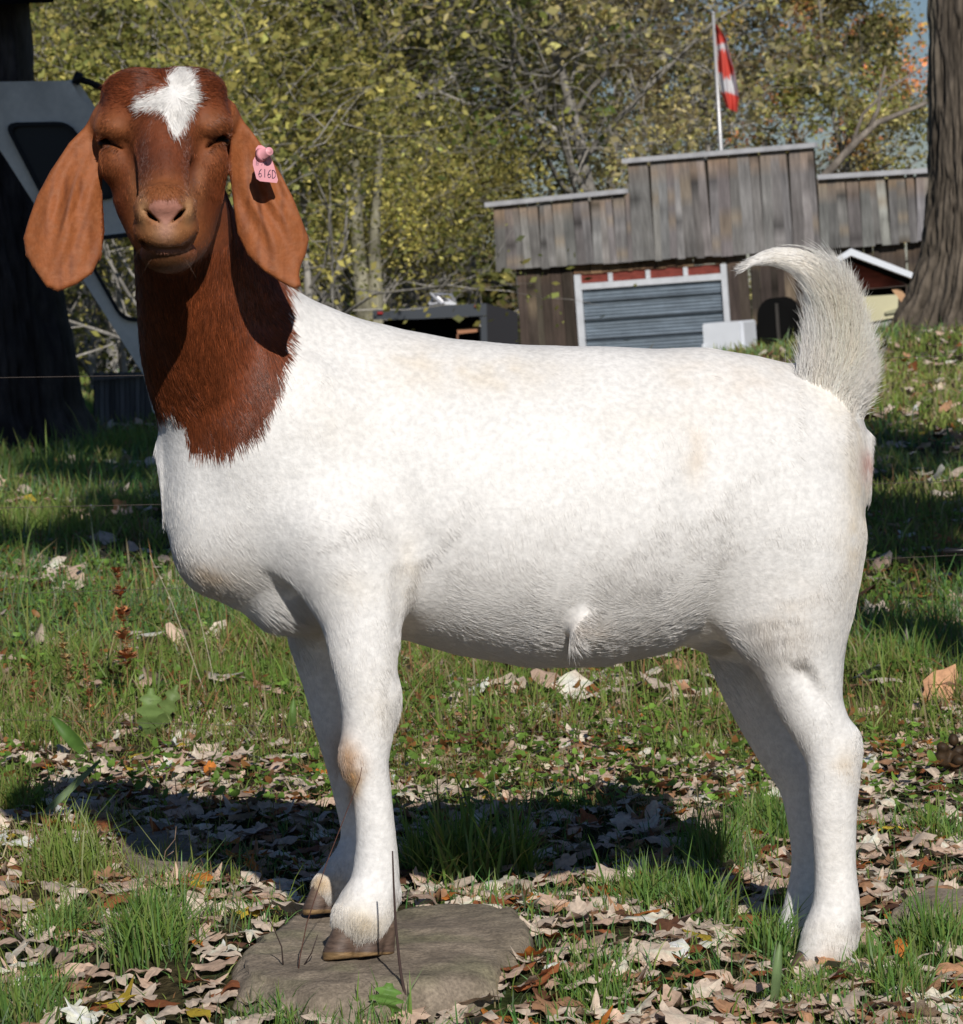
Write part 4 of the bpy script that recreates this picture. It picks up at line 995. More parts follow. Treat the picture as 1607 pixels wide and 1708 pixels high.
blade_leaf(1538, 1232, 1572, 1222, 28, 'round bright green leaf lying beside the brown dung', 'weed', (.17, .34, .06))
# dung
b = on_ground(1588, 1300); s = SDF()
for i in range(26): s.ell((random.gauss(1592, 15), 1275 + random.gauss(0, 20), 2600 + random.gauss(0, 14)), (11, 9, 10), 5, rot=random.uniform(0, 90))
dV, dQ = surface_net(s, (1540, 2540, 1215), (1650, 2660, 1330), 3)
dW = b + np.stack([(dV[:, 0] - 1588) * b[1] / F, (dV[:, 1] - 2600) * b[1] / F, (1308 - dV[:, 2]) * b[1] / F], 1)
tag(link('dung', mesh_np('dung', dW, dQ, np.tile(np.array([.045, .026, .012]), (len(dV), 1))), mat('dung', rough=.6, noise=[(90, (1, 1, 1), .6, 1.4)])), 'brown clump of pellet dung at the right edge', 'dung')

# ------------------------------------------------------------------ electric fence
wirem = mat('fence_wire', base=(.10, .08, .07), attr=False, rough=.8)
fe = empty('electric_fence', P(1660, 1250, 6.0), 'thin electric wire fence running behind the goat', 'fence')
for (va, vb, Yw) in ((632, 588, 6.0), (850, 796, 6.0), (996, 918, 6.0), (1196, 1232, 6.0)):
    m = MB(); t_ = np.linspace(0, 1, 30); m.tube(P(-150 + 1910 * t_, va + (vb - va) * t_ + 5 * np.sin(np.pi * t_), Yw), .0005, 5); m.build('wire', wirem, fe, True)
m = MB(); m.tube(P(np.array([1574, 1576, 1660]), np.array([919, 919, 917]), 6.0), [.003, .005, .005], 10); m.build('insulator', mat('black_plastic', base=(.015, .015, .018), attr=False, rough=.3), fe, True)
m = MB(); m.tube(P(np.array([1664, 1666, 1668]), np.array([560, 900, 1262]), 6.0), .007, 8); m.build('post', mat('steel_post', base=(.25, .25, .25), attr=False, rough=.5, metal=.6), fe, True)

# ------------------------------------------------------------------ barn with a stepped false front
YB0 = 60.0; bl = P(822, 500, 61.0); br_ = P(1560, 500, 57.5)
bd = (br_ - bl); bd[2] = 0; bd /= np.linalg.norm(bd); bn_ = np.array([bd[1], -bd[0], 0])      # front normal, towards the camera
def PB(u, v, push=0):
    """pixel -> point on the barn's front plane pushed towards the camera"""
    d = vF * F + (u - CU) * vR - (v - CV) * vU; o = bl + bn_ * push
    return CAM + d * (((o - CAM) @ bn_) / (d @ bn_))
def sz(p): return np.array([(p - bl) @ bd, p[2]])
def BP(s_, z, push=0): return bl * [1, 1, 0] + bd * s_ + bn_ * push + np.array([0, 0, z])
barn = empty('barn', BP(4, float(ground(*BP(4, 0)[:2]))), 'weathered grey board barn with stepped false front and white trimmed garage door', 'barn')
boardm = mat('weathered_board', rough=.85, spec=.15, noise=[(3.0, (6, 6, .5), .72, 1.25), (14, (5, 5, .35), .8, 1.2)], bump=[(12, (6, 6, .3), .4, .01)])
whitem = mat('white_trim', base=(.72, .74, .78), attr=False, rough=.5, noise=[(6, (1, 1, 1), .85, 1.05)])
r_ = np.random.default_rng(9)
def plank_wall(s0, s1, ztop0, ztop1, zbot0, zbot1, push, hint, wpl=(.12, .23), stain=True):
    m = MB(); s_ = s0
    while s_ < s1 - .01:
        w_ = min(r_.uniform(*wpl), s1 - s_); t0 = (s_ - s0) / (s1 - s0); 
        zt_ = ztop0 + (ztop1 - ztop0) * t0; zb = zbot0 + (zbot1 - zbot0) * t0 + r_.uniform(-.02, .02)
        c = np.array(hint) * np.exp(r_.normal(0, .20)) * (1 + r_.normal(0, .02, 3)); th = .022 + r_.uniform(0, .008)
        nz = 9; zz = np.linspace(zb, zt_, nz); lean = r_.uniform(-.006, .006)
        V_ = []; C_ = []
        for k_, z in enumerate(zz):
            f_ = k_ / (nz - 1); cc = c * np.exp(r_.normal(0, .10))
            if stain:
                e_ = max(0, 1 - (zt_ - z) / .42) ** .8 * r_.uniform(.0, 1.0); cc = cc * (1 - .7 * e_) + np.array([.42, .26, .14]) * .7 * e_
                if r_.random() < .07: cc = cc * .5 + np.array([.34, .26, .17]) * .5
                if r_.random() < .05: cc = cc * .45
            for (a_, b_) in ((0, 0), (w_ - .004, 0), (w_ - .004, th), (0, th)):
                V_.append(BP(s_ + a_ + lean * k_, z, push + b_)); C_.append(cc)
        fs = []
        for k_ in range(nz - 1):
            for j in range(4): a_ = k_ * 4 + j; b_ = k_ * 4 + (j + 1) % 4; fs.append((a_, b_, b_ + 4, a_ + 4))
        fs += [(3, 2, 1, 0), tuple((nz - 1) * 4 + j for j in range(4))]
        m.add(V_, fs, np.array(C_)); s_ += w_
    return m
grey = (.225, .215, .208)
A = lambda u, v: sz(PB(u, v))
gz_ = float(ground(*BP(4, 0)[:2])) - .3
sL0, sL1 = A(822, 345)[0], A(1052, 322)[0]; sM0, sM1 = A(1052, 272)[0], A(1364, 244)[0]; sR1 = A(1556, 286)[0] + 1.2
zLt0, zLt1 = A(822, 345)[1], A(1052, 322)[1]; zMt0, zMt1 = A(1052, 272)[1], A(1364, 246)[1]; zRt0, zRt1 = A(1364, 300)[1], A(1556, 286)[1]
zfb0, zfb1 = A(832, 452)[1], A(1540, 403)[1]
zfb = lambda s_: zfb0 + (zfb1 - zfb0) * (s_ - sL0) / (A(1540, 403)[0] - sL0)
ffr = empty('false_front', BP(sL0, gz_)); ffr.parent = barn; ffr.matrix_parent_inverse = Matrix.Translation(-Vector(barn.location)); ffr.location = (0, 0, 0); ffr.matrix_parent_inverse = Matrix()
# (parts are linked straight under the barn)
bpy.data.objects.remove(ffr)
plank_wall(sL0 + .06, sM0, zLt0, zLt1, zfb(sL0), zfb(sM0), .16, grey).build('false_front_panel', boardm, barn)
plank_wall(sM0, sM1, zMt0, zMt1, zfb(sM0), zfb(sM1), .165, grey).build('false_front_panel', boardm, barn)
plank_wall(sM1, sR1, zRt0, zRt1 - .05, zfb(sM1), zfb(sR1), .16, grey).build('false_front_panel', boardm, barn)
def backing(s0, s1, z0, z1, push):
    m = MB(); m.hexa([BP(s0, z0, push), BP(s1, z0, push), BP(s1, z1, push), BP(s0, z1, push), BP(s0, z0, push + .01), BP(s1, z0, push + .01), BP(s1, z1, push + .01), BP(s0, z1, push + .01)], (.03, .025, .02)); m.build('sheathing', boardm, barn)
backing(sL0 + .08, sM0, zfb(sM0) + .06, zLt0 - .05, .14); backing(sM0, sM1, zfb(sM1) + .06, min(zMt0, zMt1) - .05, .145); backing(sM1, sR1 - .02, zfb(sR1) + .06, min(zRt0, zRt1) - .06, .14)
def bar(s0, z0, s1, z1, h_, push, d_, mt, name, par=barn):
    m = MB(); m.hexa([BP(s0, z0, push), BP(s1, z1, push), BP(s1, z1 + h_, push), BP(s0, z0 + h_, push), BP(s0, z0, push + d_), BP(s1, z1, push + d_), BP(s1, z1 + h_, push + d_), BP(s0, z0 + h_, push + d_)])
    return m.build(name, mt, par)
capm = mat('grey_metal_flashing', base=(.50, .50, .52), attr=False, rough=.45, noise=[(5, (1, 1, 1), .8, 1.1)])
bar(sL0 - .03, zLt0, sM0 - .02, zLt1, .085, .12, .16, capm, 'roof_flashing'); bar(sM0 - .05, zMt0, sM1 + .05, zMt1, .085, .12, .16, capm, 'roof_flashing'); bar(sM1 + .06, zRt0, sR1, zRt1 - .05, .085, .12, .16, capm, 'roof_flashing')
# lower wall with door opening
sw0 = A(864, 500)[0]; sd0, sd1 = A(961, 470)[0], A(1213, 460)[0]; zdt = A(1085, 464)[1]
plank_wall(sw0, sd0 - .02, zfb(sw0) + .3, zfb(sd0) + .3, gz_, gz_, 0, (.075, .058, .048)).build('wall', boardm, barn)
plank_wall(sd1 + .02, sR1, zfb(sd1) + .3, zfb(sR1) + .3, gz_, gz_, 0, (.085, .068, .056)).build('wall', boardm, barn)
zlt = A(1085, 441)[1]
plank_wall(sd0 - .02, sd1 + .02, zfb(sd0) + .3, zfb(sd1) + .3, zdt + .17, zdt + .17, 0, (.20, .12, .07), (.10, .25)).build('lintel_board', boardm, barn)
redm = mat('red_paint', base=(.24, .055, .04), attr=False, rough=.7, noise=[(8, (1, 1, 4), .7, 1.2)])
bar(sd0, zdt + .0, sd1, zdt + .0, .165, -.03, .02, redm, 'transom_panel')
darkm = mat('dark_interior', base=(.008, .008, .008), attr=False, rough=.95, spec=.02)
for s_a, s_b in ((sw0, sw0 + .02), (sR1 - .02, sR1)):
    m = MB(); m.hexa([BP(s_a, gz_, -8), BP(s_b, gz_, -8), BP(s_b, zfb(s_a) + .4, -8), BP(s_a, zfb(s_a) + .4, -8), BP(s_a, gz_, 0), BP(s_b, gz_, 0), BP(s_b, zfb(s_a) + .4, 0), BP(s_a, zfb(s_a) + .4, 0)], grey); m.build('side_wall', boardm, barn)
bar(sw0 + .02, zfb(sw0) + .35, sR1 - .02, zfb(sw0) + .5, .08, -8, 7.95, mat('roof_sheet', base=(.2, .2, .2), attr=False), 'roof')
gd = None
zd0 = zdt - .01; m = MB(); zpan = zd0 - .11
H_ = zpan - gz_; nrib = 30; prof_ = []
for i in range(nrib * 4 + 1):
    z = gz_ + H_ * i / (nrib * 4); prof_.append((z, .012 * math.sin(i * math.pi / 2) - .02))
V_ = []; 
for z, d_ in prof_: V_ += [BP(sd0 + .11, z, d_), BP(sd1 - .09, z, d_)]
m.add(V_, [(2 * i, 2 * i + 1, 2 * i + 3, 2 * i + 2) for i in range(len(prof_) - 1)], (.30, .36, .42))
door = m.build('garage_door', mat('galvanised_steel', rough=.42, metal=.35, spec=.5, noise=[(1.5, (1, 1, 12), .75, 1.2), (9, (1, 1, 1), .9, 1.08)]), barn)
for k_ in range(4):
    m = MB(); z = gz_ + H_ * (.30 + .19 * k_); m.hexa([BP(sd0 + .11, z, .0), BP(sd1 - .09, z, .0), BP(sd1 - .09, z + .025, .0), BP(sd0 + .11, z + .025, .0), BP(sd0 + .11, z, .02), BP(sd1 - .09, z, .02), BP(sd1 - .09, z + .025, .02), BP(sd0 + .11, z + .025, .02)], (.05, .06, .07)); m.build('panel_seam', boardm, door)
bar(sd0 - .02, gz_, sd0 - .02, gz_, 0, 0, .01, whitem, 'x') if False else None
m = MB(); m.hexa([BP(sd0 - .01, gz_, .0), BP(sd0 + .11, gz_, .0), BP(sd0 + .11, zdt + .16, .0), BP(sd0 - .01, zdt + .16, .0), BP(sd0 - .01, gz_, .05), BP(sd0 + .11, gz_, .05), BP(sd0 + .11, zdt + .16, .05), BP(sd0 - .01, zdt + .16, .05)]); m.build('door_jamb', whitem, barn)
m = MB(); m.hexa([BP(sd1 - .09, gz_, .0), BP(sd1 + .01, gz_, .0), BP(sd1 + .01, zdt + .16, .0), BP(sd1 - .09, zdt + .16, .0), BP(sd1 - .09, gz_, .05), BP(sd1 + .01, gz_, .05), BP(sd1 + .01, zdt + .16, .05), BP(sd1 - .09, zdt + .16, .05)]); m.build('door_jamb', whitem, barn)
bar(sd0 + .112, zdt - .115, sd1 - .092, zdt - .115, .11, .0, .05, whitem, 'door_header')
for u in (1019, 1082, 1145): s_ = A(u, 462)[0]; bar(s_ - .04, zdt, s_ + .04, zdt, .15, -.008, .03, whitem, 'transom_block')
# near-black shell added in place of the dark opening beside the freezer
dk = empty('dark_opening', PB(1316, 575, .8), 'black round-topped shell added in place of the dark opening at the barn wall', 'dark_opening'); m = MB()
s0, s1 = A(1288, 560)[0], A(1342, 560)[0]; z0, z1 = gz_, A(1315, 494)[1]; arc = [(s0, z0)] + [((s0 + s1) / 2 - (s1 - s0) / 2 * math.cos(a), z1 - .35 + .35 * math.sin(a)) for a in np.linspace(0, math.pi, 12)] + [(s1, z0)]
n = len(arc); m.add([BP(a, b, .7) for a, b in arc] + [BP(a, b, .06) for a, b in arc], [tuple(range(n))] + [(i, i + 1, i + 1 + n, i + n) for i in range(n - 1)])
m.build('shell', darkm, dk); m = MB(); m.hexa([BP(s0 + .36, z0, .70), BP(s0 + .41, z0, .70), BP(s0 + .41, z1 - .1, .70), BP(s0 + .36, z1 - .1, .70), BP(s0 + .36, z0, .74), BP(s0 + .41, z0, .74), BP(s0 + .41, z1 - .1, .74), BP(s0 + .36, z1 - .1, .74)], (.06, .055, .05)); m.build('post', boardm, dk)
# white freezer
fz = empty('chest_freezer', PB(1262, 586, 1.4), 'old white freezer standing in front of the barn beside the garage door', 'freezer')
s0, s1 = A(1227, 560)[0], A(1292, 560)[0]; z0 = A(1262, 592)[1] - .15; z1 = A(1262, 531)[1]
frm = mat('white_enamel', base=(.76, .79, .84), attr=False, rough=.35, noise=[(3, (1, 1, 1), .93, 1.04)])
def rbox(lo, hi, name, mt, par, push0, push1, bev=.03):
    m = MB(); (a, z_a), (b, z_b) = lo, hi; c = [(a + bev, z_a), (b - bev, z_a), (b, z_a + bev), (b, z_b - bev), (b - bev, z_b), (a + bev, z_b), (a, z_b - bev), (a, z_a + bev)]; n = 8
    m.add([BP(x, z, push0) for x, z in c] + [BP(x, z, push1) for x, z in c], [tuple(range(n))[::-1], tuple(range(n, 2 * n))] + [(i, (i + 1) % n, (i + 1) % n + n, i + n) for i in range(n)]); return m.build(name, mt, par)
rbox((s0 + .03, z0), (s1, z1), 'cabinet', frm, fz, .9, 1.5); rbox((s0, z0 + .05), (s1 - .05, z1 - .0), 'door', frm, fz, 1.51, 1.57)
rbox((s0 - .02, z0 + .1), (s0 + .01, z1 - .35), 'handle', frm, fz, 1.575, 1.61, .008)
# ------------------------------------------------------------------ small well house with a white gable edge, cream tank below
YW = 38.0
def PW(u, v, dy=0): return P(u, v, YW + dy)
wh = empty('well_house', PW(1450, 560), 'small red gabled well house with white roof edge left of the oak', 'well house')
def plate(pix, y0, y1, name, mt, par, f=PW):
    m = MB(); n = len(pix); m.add([f(a, b, y0) for a, b in pix] + [f(a, b, y1) for a, b in pix], [tuple(range(n)), tuple(range(2 * n - 1, n - 1, -1))] + [(i, i + n, (i + 1) % n + n, (i + 1) % n) for i in range(n)]); return m.build(name, mt, par)
plate([(1384, 436), (1420, 414), (1530, 457), (1527, 466), (1420, 426), (1389, 443)], -.45, 1.6, 'roof', mat('white_roof_metal', base=(.74, .77, .82), attr=False, rough=.4), wh)
plate([(1391, 440), (1420, 427.5), (1524, 467), (1519, 476), (1420, 436), (1394, 446)], -.1, 1.5, 'eave_board', darkm, wh)
plate([(1404, 441), (1420, 434), (1515, 475), (1432, 483), (1404, 486)], .05, 1.3, 'gable', redm, wh)
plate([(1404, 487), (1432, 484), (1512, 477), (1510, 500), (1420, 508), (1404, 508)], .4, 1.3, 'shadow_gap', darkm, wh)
plate([(1488, 483), (1503, 482), (1514, 496), (1508, 504), (1503, 503)], -.2, -.1, 'brace', mat('raw_board', base=(.50, .30, .17), attr=False), wh)
tk = empty('plastic_tank', PW(1467, 545, -.3), 'cream plastic tank on a pale base under the red gable', 'tank'); crm = mat('cream_plastic', base=(.60, .56, .36), attr=False, rough=.5, noise=[(3, (1, 1, 1), .9, 1.05)])
plate([(1433, 495), (1495, 491), (1499, 497), (1498, 522), (1490, 530), (1438, 540), (1441, 528), (1434, 518)], -.4, .35, 'tank_body', crm, tk); plate([(1477, 520), (1497, 514), (1497, 521), (1478, 524)], -.44, -.405, 'moulding', mat('cream_dark', base=(.35, .34, .22), attr=False), tk)
plate([(1436, 541), (1490, 531), (1488, 548), (1440, 556)], -.35, .3, 'base', mat('pale_block', base=(.40, .40, .37), attr=False, rough=.8), tk)

# ------------------------------------------------------------------ flag pole and flag
YFp = 63.0; fp0 = P(1206, 300, YFp); fpt = P(1190, 22, YFp)
pole = empty('flagpole', fp0, 'thin pale metal flagpole rising behind the barn false front', 'flagpole')
m = MB(); m.tube([fp0 - (fpt - fp0) * .9, fp0, fpt], [.05, .045, .03], 10); m.tube([fpt, fpt + (fpt - fp0) * .012], [.05, .02], 10); m.build('pole', mat('pole_metal', base=(.55, .55, .55), attr=False, rough=.4, metal=.4), pole, True)
nu, nv = 16, 40; Vf = []; Cf = []; red = np.array([.80, .11, .08]); wht = np.array([.80, .80, .82])
Lf = [(0, 1194, 40, 1197, 41), (.14, 1195, 60, 1207, 66), (.35, 1197, 90, 1216, 100), (.6, 1199, 122, 1224, 132), (.8, 1203, 152, 1228, 163), (1, 1213, 180, 1225, 187)]
La = np.array(Lf, float); La[1:, 3] += 5
for i in range(nv):
    t_ = i / (nv - 1); ul, vl, ur, vr = [np.interp(t_, La[:, 0], La[:, k]) for k in (1, 2, 3, 4)]
    for j in range(nu):
        f_ = j / (nu - 1); fold = .10 * math.sin(f_ * 9 + t_ * 3) + .05 * math.sin(f_ * 17)
        Vf.append(P(ul + (ur - ul) * f_, vl + (vr - vl) * f_, YFp - .05 + fold))
        s_ = t_ + .10 * f_ * (1 - t_)
        leafy = ((s_ - .47) / .17) ** 2 + ((f_ - .42) / .50) ** 2 < 1 + .25 * math.sin(9 * math.atan2(s_ - .47, f_ - .42))
        Cf.append(red if (s_ < .24 or s_ > .80 or leafy) else wht)
nfl = np.arange(nu * nv).reshape(nv, nu); Qf = np.stack([nfl[:-1, :-1], nfl[:-1, 1:], nfl[1:, 1:], nfl[1:, :-1]], -1).reshape(-1, 4)
flag = link('flag', mesh_np('flag', np.array(Vf), Qf, np.array(Cf)), mat('flag_cloth', rough=.8, translucent=.3)); tag(flag, 'limp red and white Canadian flag hanging from the pole', 'flag')

# ------------------------------------------------------------------ trailer left of the barn
YT = 48.0; PT = lambda u, v, dy=0: P(u, v, YT + dy)
tr = empty('flatbed_trailer', PT(720, 600), 'low black flatbed trailer parked left of the barn', 'trailer'); blk = mat('black_paint', base=(.014, .014, .018), attr=False, rough=.45); gry = mat('dark_grey_steel', base=(.05, .058, .07), attr=False, rough=.5)
plate([(622, 518), (700, 512), (800, 506), (812, 506), (812, 526), (700, 532), (622, 533)], -.6, 1.4, 'deck', gry, tr, PT)
plate([(640, 534), (800, 528), (800, 600), (640, 600)], .2, 1.3, 'underbody', darkm, tr, PT)
plate([(802, 527), (812, 527), (815, 620), (804, 620)], -.58, -.45, 'post', gry, tr, PT)
for (a, b) in ((630, 520), (792, 508)): plate([(a, b), (a + 9, b - .5), (a + 9, b + 3.5), (a, b + 4)], -.64, -.605, 'marker_light', mat('red_lens', base=(.35, .03, .03), attr=False, rough=.3), tr, PT)
rp = empty('steel_ramp', PT(838, 600, .6), 'black tapered steel panel leaning between the trailer and the barn', 'panel'); plate([(812, 506), (850, 516), (864, 522), (866, 620), (812, 620)], .5, .7, 'sheet', blk, rp, PT)
pk = empty('plank', PT(780, 553), 'pale orange plank lying under the trailer deck', 'plank'); plate([(762, 549), (800, 545), (801, 553), (764, 557)], -.3, .0, 'board', mat('plank_wood', base=(.42, .20, .11), attr=False), pk, PT); plate([(762, 557), (765, 557), (765, 600), (762, 600)], -.3, -.25, 'leg', mat('plank_leg', base=(.25, .12, .07), attr=False), pk, PT)
ch = empty('metal_frame', PT(740, 508), 'folded aluminium chair frames lying on the trailer deck', 'metal frame'); m = MB()
for st in ([(716, 508), (735, 505), (762, 505)], [(718, 489), (737, 507)], [(724, 490), (742, 506)], [(718, 489), (750, 492)], [(740, 492), (755, 505)], [(752, 491), (736, 505)], [(752, 491), (760, 504)], [(716, 508), (724, 496)]):
    m.tube([PT(a, b, -.2 + random.uniform(-.1, .1)) for a, b in st], .022, 6)
m.build('tubing', mat('aluminium', base=(.6, .6, .62), attr=False, rough=.35, metal=.7), ch); plate([(742, 504), (761, 503), (761, 508), (742, 508.5)], -.35, .1, 'seat', whitem, ch, PT)

# ------------------------------------------------------------------ trees
barkm = mat('bark', rough=.95, spec=.1, noise=[(5, (1, 1, .4), .6, 1.35), (30, (1, 1, .4), .75, 1.25)], bump=[(14, (1, 1, .25), .8, .03)])
foliage = mat('tree_leaf', rough=.55, spec=.35, translucent=.38)
def big_trunk(name, base_pts, radii, label, cat, col, seed, furrow=.05, nang=200, parent_name='trunk', nseg=150):
    """thick furrowed trunk along base_pts with given radii"""
    bp_ = np.array(base_pts, float); s_ = np.linspace(0, 1, len(bp_)); t_ = np.linspace(0, 1, nseg)
    C_ = np.stack([np.interp(t_, s_, bp_[:, k]) for k in range(3)], 1); R_ = np.interp(t_, s_, radii)
    an = np.linspace(0, 2 * np.pi, nang, endpoint=False)
    ca, sa = np.cos(an), np.sin(an); q = np.stack([np.outer(np.ones(nseg), ca) * 1.0, np.outer(np.ones(nseg), sa), np.repeat(C_[:, 2:3] * .16, nang, 1)], -1)
    q[:, :, :2] += .10 * noise3(q * [3, 3, 3], .35, seed)[..., None]
    f1 = noise3(q, .085, seed); f2 = noise3(q * [1, 1, 3], .045, seed + 1)
    ridge = 1 - np.abs(f1) * 2.2; ridge = np.clip(ridge, -1, 1)
    butt = 1 + .10 * np.cos(5 * an + seed)[None] * np.clip((R_ / R_.min() - 1.1), 0, 1)[:, None]
    rr = R_[:, None] * butt * (1 + furrow * .9 * -np.clip(ridge, 0, 1) ** 2 + furrow * .3 * f2)
    V_ = np.stack([C_[:, 0:1] + rr * ca, C_[:, 1:2] + rr * sa, np.repeat(C_[:, 2:3], nang, 1)], -1).reshape(-1, 3)
    I_ = np.arange(nseg * nang).reshape(nseg, nang); J = np.roll(I_, -1, 1); Q_ = np.stack([I_[:-1], J[:-1], J[1:], I_[1:]], -1).reshape(-1, 4)
    cc = np.array(col) * (1 + .35 * f2[..., None] - .35 * np.clip(ridge, 0, 1)[..., None] ** 2); lic = np.clip(noise3(q, .5, seed + 4) * 2 - .3, 0, 1)[..., None] * .4
    cc = cc * (1 - lic) + np.array([.16, .15, .11]) * lic
    e = empty(name, bp_[0], label, cat)
    link(parent_name, mesh_np(parent_name, V_, Q_, cc.reshape(-1, 3)), barkm, e); return e
YO = 26.0
cO = [P(1652, 600, YO), P(1648, 530, YO), P(1646, 480, YO), P(1645, 420, YO), P(1646, 330, YO), P(1645, 200, YO), P(1640, 0, YO), P(1625, -500, YO), P(1600, -1200, YO)]
rO = [r * YO / F for r in (210, 152, 122, 104, 96, 92, 88, 80, 60)]
oak = big_trunk('oak_tree', cO, rO, 'massive oak trunk with deeply furrowed bark at the right edge', 'tree', (.135, .110, .085), 3, .085)
YD = 17.0
cD = [P(-30, 760, YD), P(-40, 690, YD), P(-52, 500, YD), P(-75, 300, YD), P(-92, 0, YD), P(-120, -500, YD), P(-150, -1000, YD)]
rD = [r * YD / F for r in (200, 172, 154, 138, 136, 125, 100)]
dtr = big_trunk('old_tree', cD, rD, 'thick dark tree trunk in shade behind the truck cap at the left edge', 'tree', (.060, .052, .052), 13, .06)

class Tree:
    def __init__(s, seed, H=12, spread=.42, first=.12, lean=.0, leaf=.15, nleaf=9, pal=None, twiggy=1.0, r0=.17, levels=3, up=.35, bark=(.32, .30, .27)):
        s.r = random.Random(seed); s.nr = np.random.default_rng(seed); s.V = []; s.F = []; s.C = []; s.n = 0; s.tips = []; s.bark = bark
        s.pal = pal; s.leaf = leaf; s.nleaf = nleaf; s.tw = twiggy; s.levels = levels; s.up = up
        s.branch(np.zeros(3), np.array([lean, s.r.uniform(-.04, .04), 1.0]), H, r0, 0, first, spread)
    def branch(s, p, d, L, r, lvl, first, spread):
        r_ = s.r; nseg = [14, 7, 5, 3][lvl]; pts = [np.array(p)]; d = d / np.linalg.norm(d); dirs = [d]
        wob = [.05, .20, .28, .3][lvl]
        for i in range(nseg):
            d = d + np.array([r_.gauss(0, wob), r_.gauss(0, wob), r_.gauss(0, wob) + (.03 if lvl else .02)]); d /= np.linalg.norm(d)
            pts.append(pts[-1] + d * L / nseg); dirs.append(d)
        pts = np.array(pts); rad = r * (1 - .85 * np.linspace(0, 1, nseg + 1) ** .9); ns = [9, 5, 4, 3][lvl]
        T = np.array(dirs); A_ = np.cross(T, [.3, .9, .2]); A_ /= np.linalg.norm(A_, axis=1)[:, None]; B_ = np.cross(T, A_)
        an = np.arange(ns) * 2 * np.pi / ns
        V_ = (pts[:, None] + rad[:, None, None] * (np.cos(an)[None, :, None] * A_[:, None] + np.sin(an)[None, :, None] * B_[:, None])).reshape(-1, 3)
        I_ = np.arange((nseg + 1) * ns).reshape(nseg + 1, ns); J = np.roll(I_, -1, 1)
        s.F.append(np.stack([I_[:-1], J[:-1], J[1:], I_[1:]], -1).reshape(-1, 4) + s.n); s.V.append(V_); s.n += len(V_)
        c = np.array(s.bark) * r_.uniform(.75, 1.25) * (1.0 if lvl < 2 else 1.15); s.C.append(np.tile(c, (len(V_), 1)))
        if lvl >= s.levels - 1:
            for q in pts[1:]: s.tips.append((q, .10 * L + .16))
        if lvl == s.levels: return
        nch = [22, 8, int(6 * s.tw), 0][lvl]
        for k in range(nch):
            t_ = first + (1 - first) * (k + r_.random()) / nch if lvl == 0 else r_.uniform(.25, 1)
            j = t_ * nseg; i = min(int(j), nseg - 1); q = pts[i] * (1 - j + i) + pts[i + 1] * (j - i)
            a = r_.uniform(0, 6.283); side = np.array([math.cos(a), math.sin(a), 0]); side -= (side @ dirs[i]) * dirs[i] * .6
            dd = side + dirs[i] * r_.uniform(.15, .8) + np.array([0, 0, s.up if lvl == 0 else .05])
            LL = L * (spread * (1.15 - .75 * t_) if lvl == 0 else r_.uniform(.32, .55)); LL *= r_.uniform(.75, 1.2)
            s.branch(q, dd, LL, max(r * (1 - .8 * t_) * r_.uniform(.35, .55), .006), lvl + 1, 0, spread)
    def meshes(s, name):
        tm = mesh_np('trunk', np.concatenate(s.V), np.concatenate(s.F), np.concatenate(s.C)); tm.materials.append(barkm)
        q = np.array([t[0] for t in s.tips]); sp = np.array([t[1] for t in s.tips])
        # foliage comes in patches: some boughs are full, others nearly bare
        full = np.clip(.35 + 2.2 * noise3(q, 1.3, 5) + 1.0 * noise3(q, .5, 6), .0, 2.2)
        k = s.nr.poisson(s.nleaf * full * 1); idx = np.repeat(np.arange(len(q)), k); N_ = len(idx)
        c = q[idx] + s.nr.normal(0, 1, (N_, 3)) * sp[idx][:, None] * .62; c[:, 2] = np.maximum(c[:, 2], .1)
        a = s.nr.normal(0, 1, (N_, 3)); a[:, 2] *= .7; a /= np.linalg.norm(a, axis=1)[:, None]; b = np.cross(a, s.nr.normal(0, 1, (N_, 3))); b /= np.linalg.norm(b, axis=1)[:, None]
        L_ = s.leaf * s.nr.uniform(.45, 1.7, N_)[:, None]
        asp = s.nr.uniform(.18, .42, N_)[:, None]; V_ = np.stack([c - a * L_ * .5, c + b * L_ * asp + a * L_ * .05, c + a * L_ * .5, c - b * L_ * asp * .8 - a * L_ * .08], 1).reshape(-1, 3)
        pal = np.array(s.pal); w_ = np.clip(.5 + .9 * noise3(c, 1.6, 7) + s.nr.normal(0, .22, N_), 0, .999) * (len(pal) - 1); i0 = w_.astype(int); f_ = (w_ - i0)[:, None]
        cc = (pal[i0] * (1 - f_) + pal[np.minimum(i0 + 1, len(pal) - 1)] * f_) * np.exp(s.nr.normal(0, .28, N_) + .10 + .7 * noise3(c, .55, 27) + .6 * noise3(c, 1.7, 28))[:, None]  # light and dark clumps put into the leaf colour, standing in for shaded gaps
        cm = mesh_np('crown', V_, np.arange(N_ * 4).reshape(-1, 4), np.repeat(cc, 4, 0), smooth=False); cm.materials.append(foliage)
        return tm, cm
OLV = [(.08, .10, .028), (.15, .17, .045), (.26, .26, .070), (.44, .38, .11)]
GRN = [(.06, .09, .022), (.12, .17, .035), (.25, .30, .06)]
BRN = [(.27, .21, .11), (.36, .31, .14), (.26, .25, .08), (.44, .37, .18)]
ORG = [(.20, .20, .06), (.30, .27, .07), (.44, .30, .07), (.52, .22, .09)]
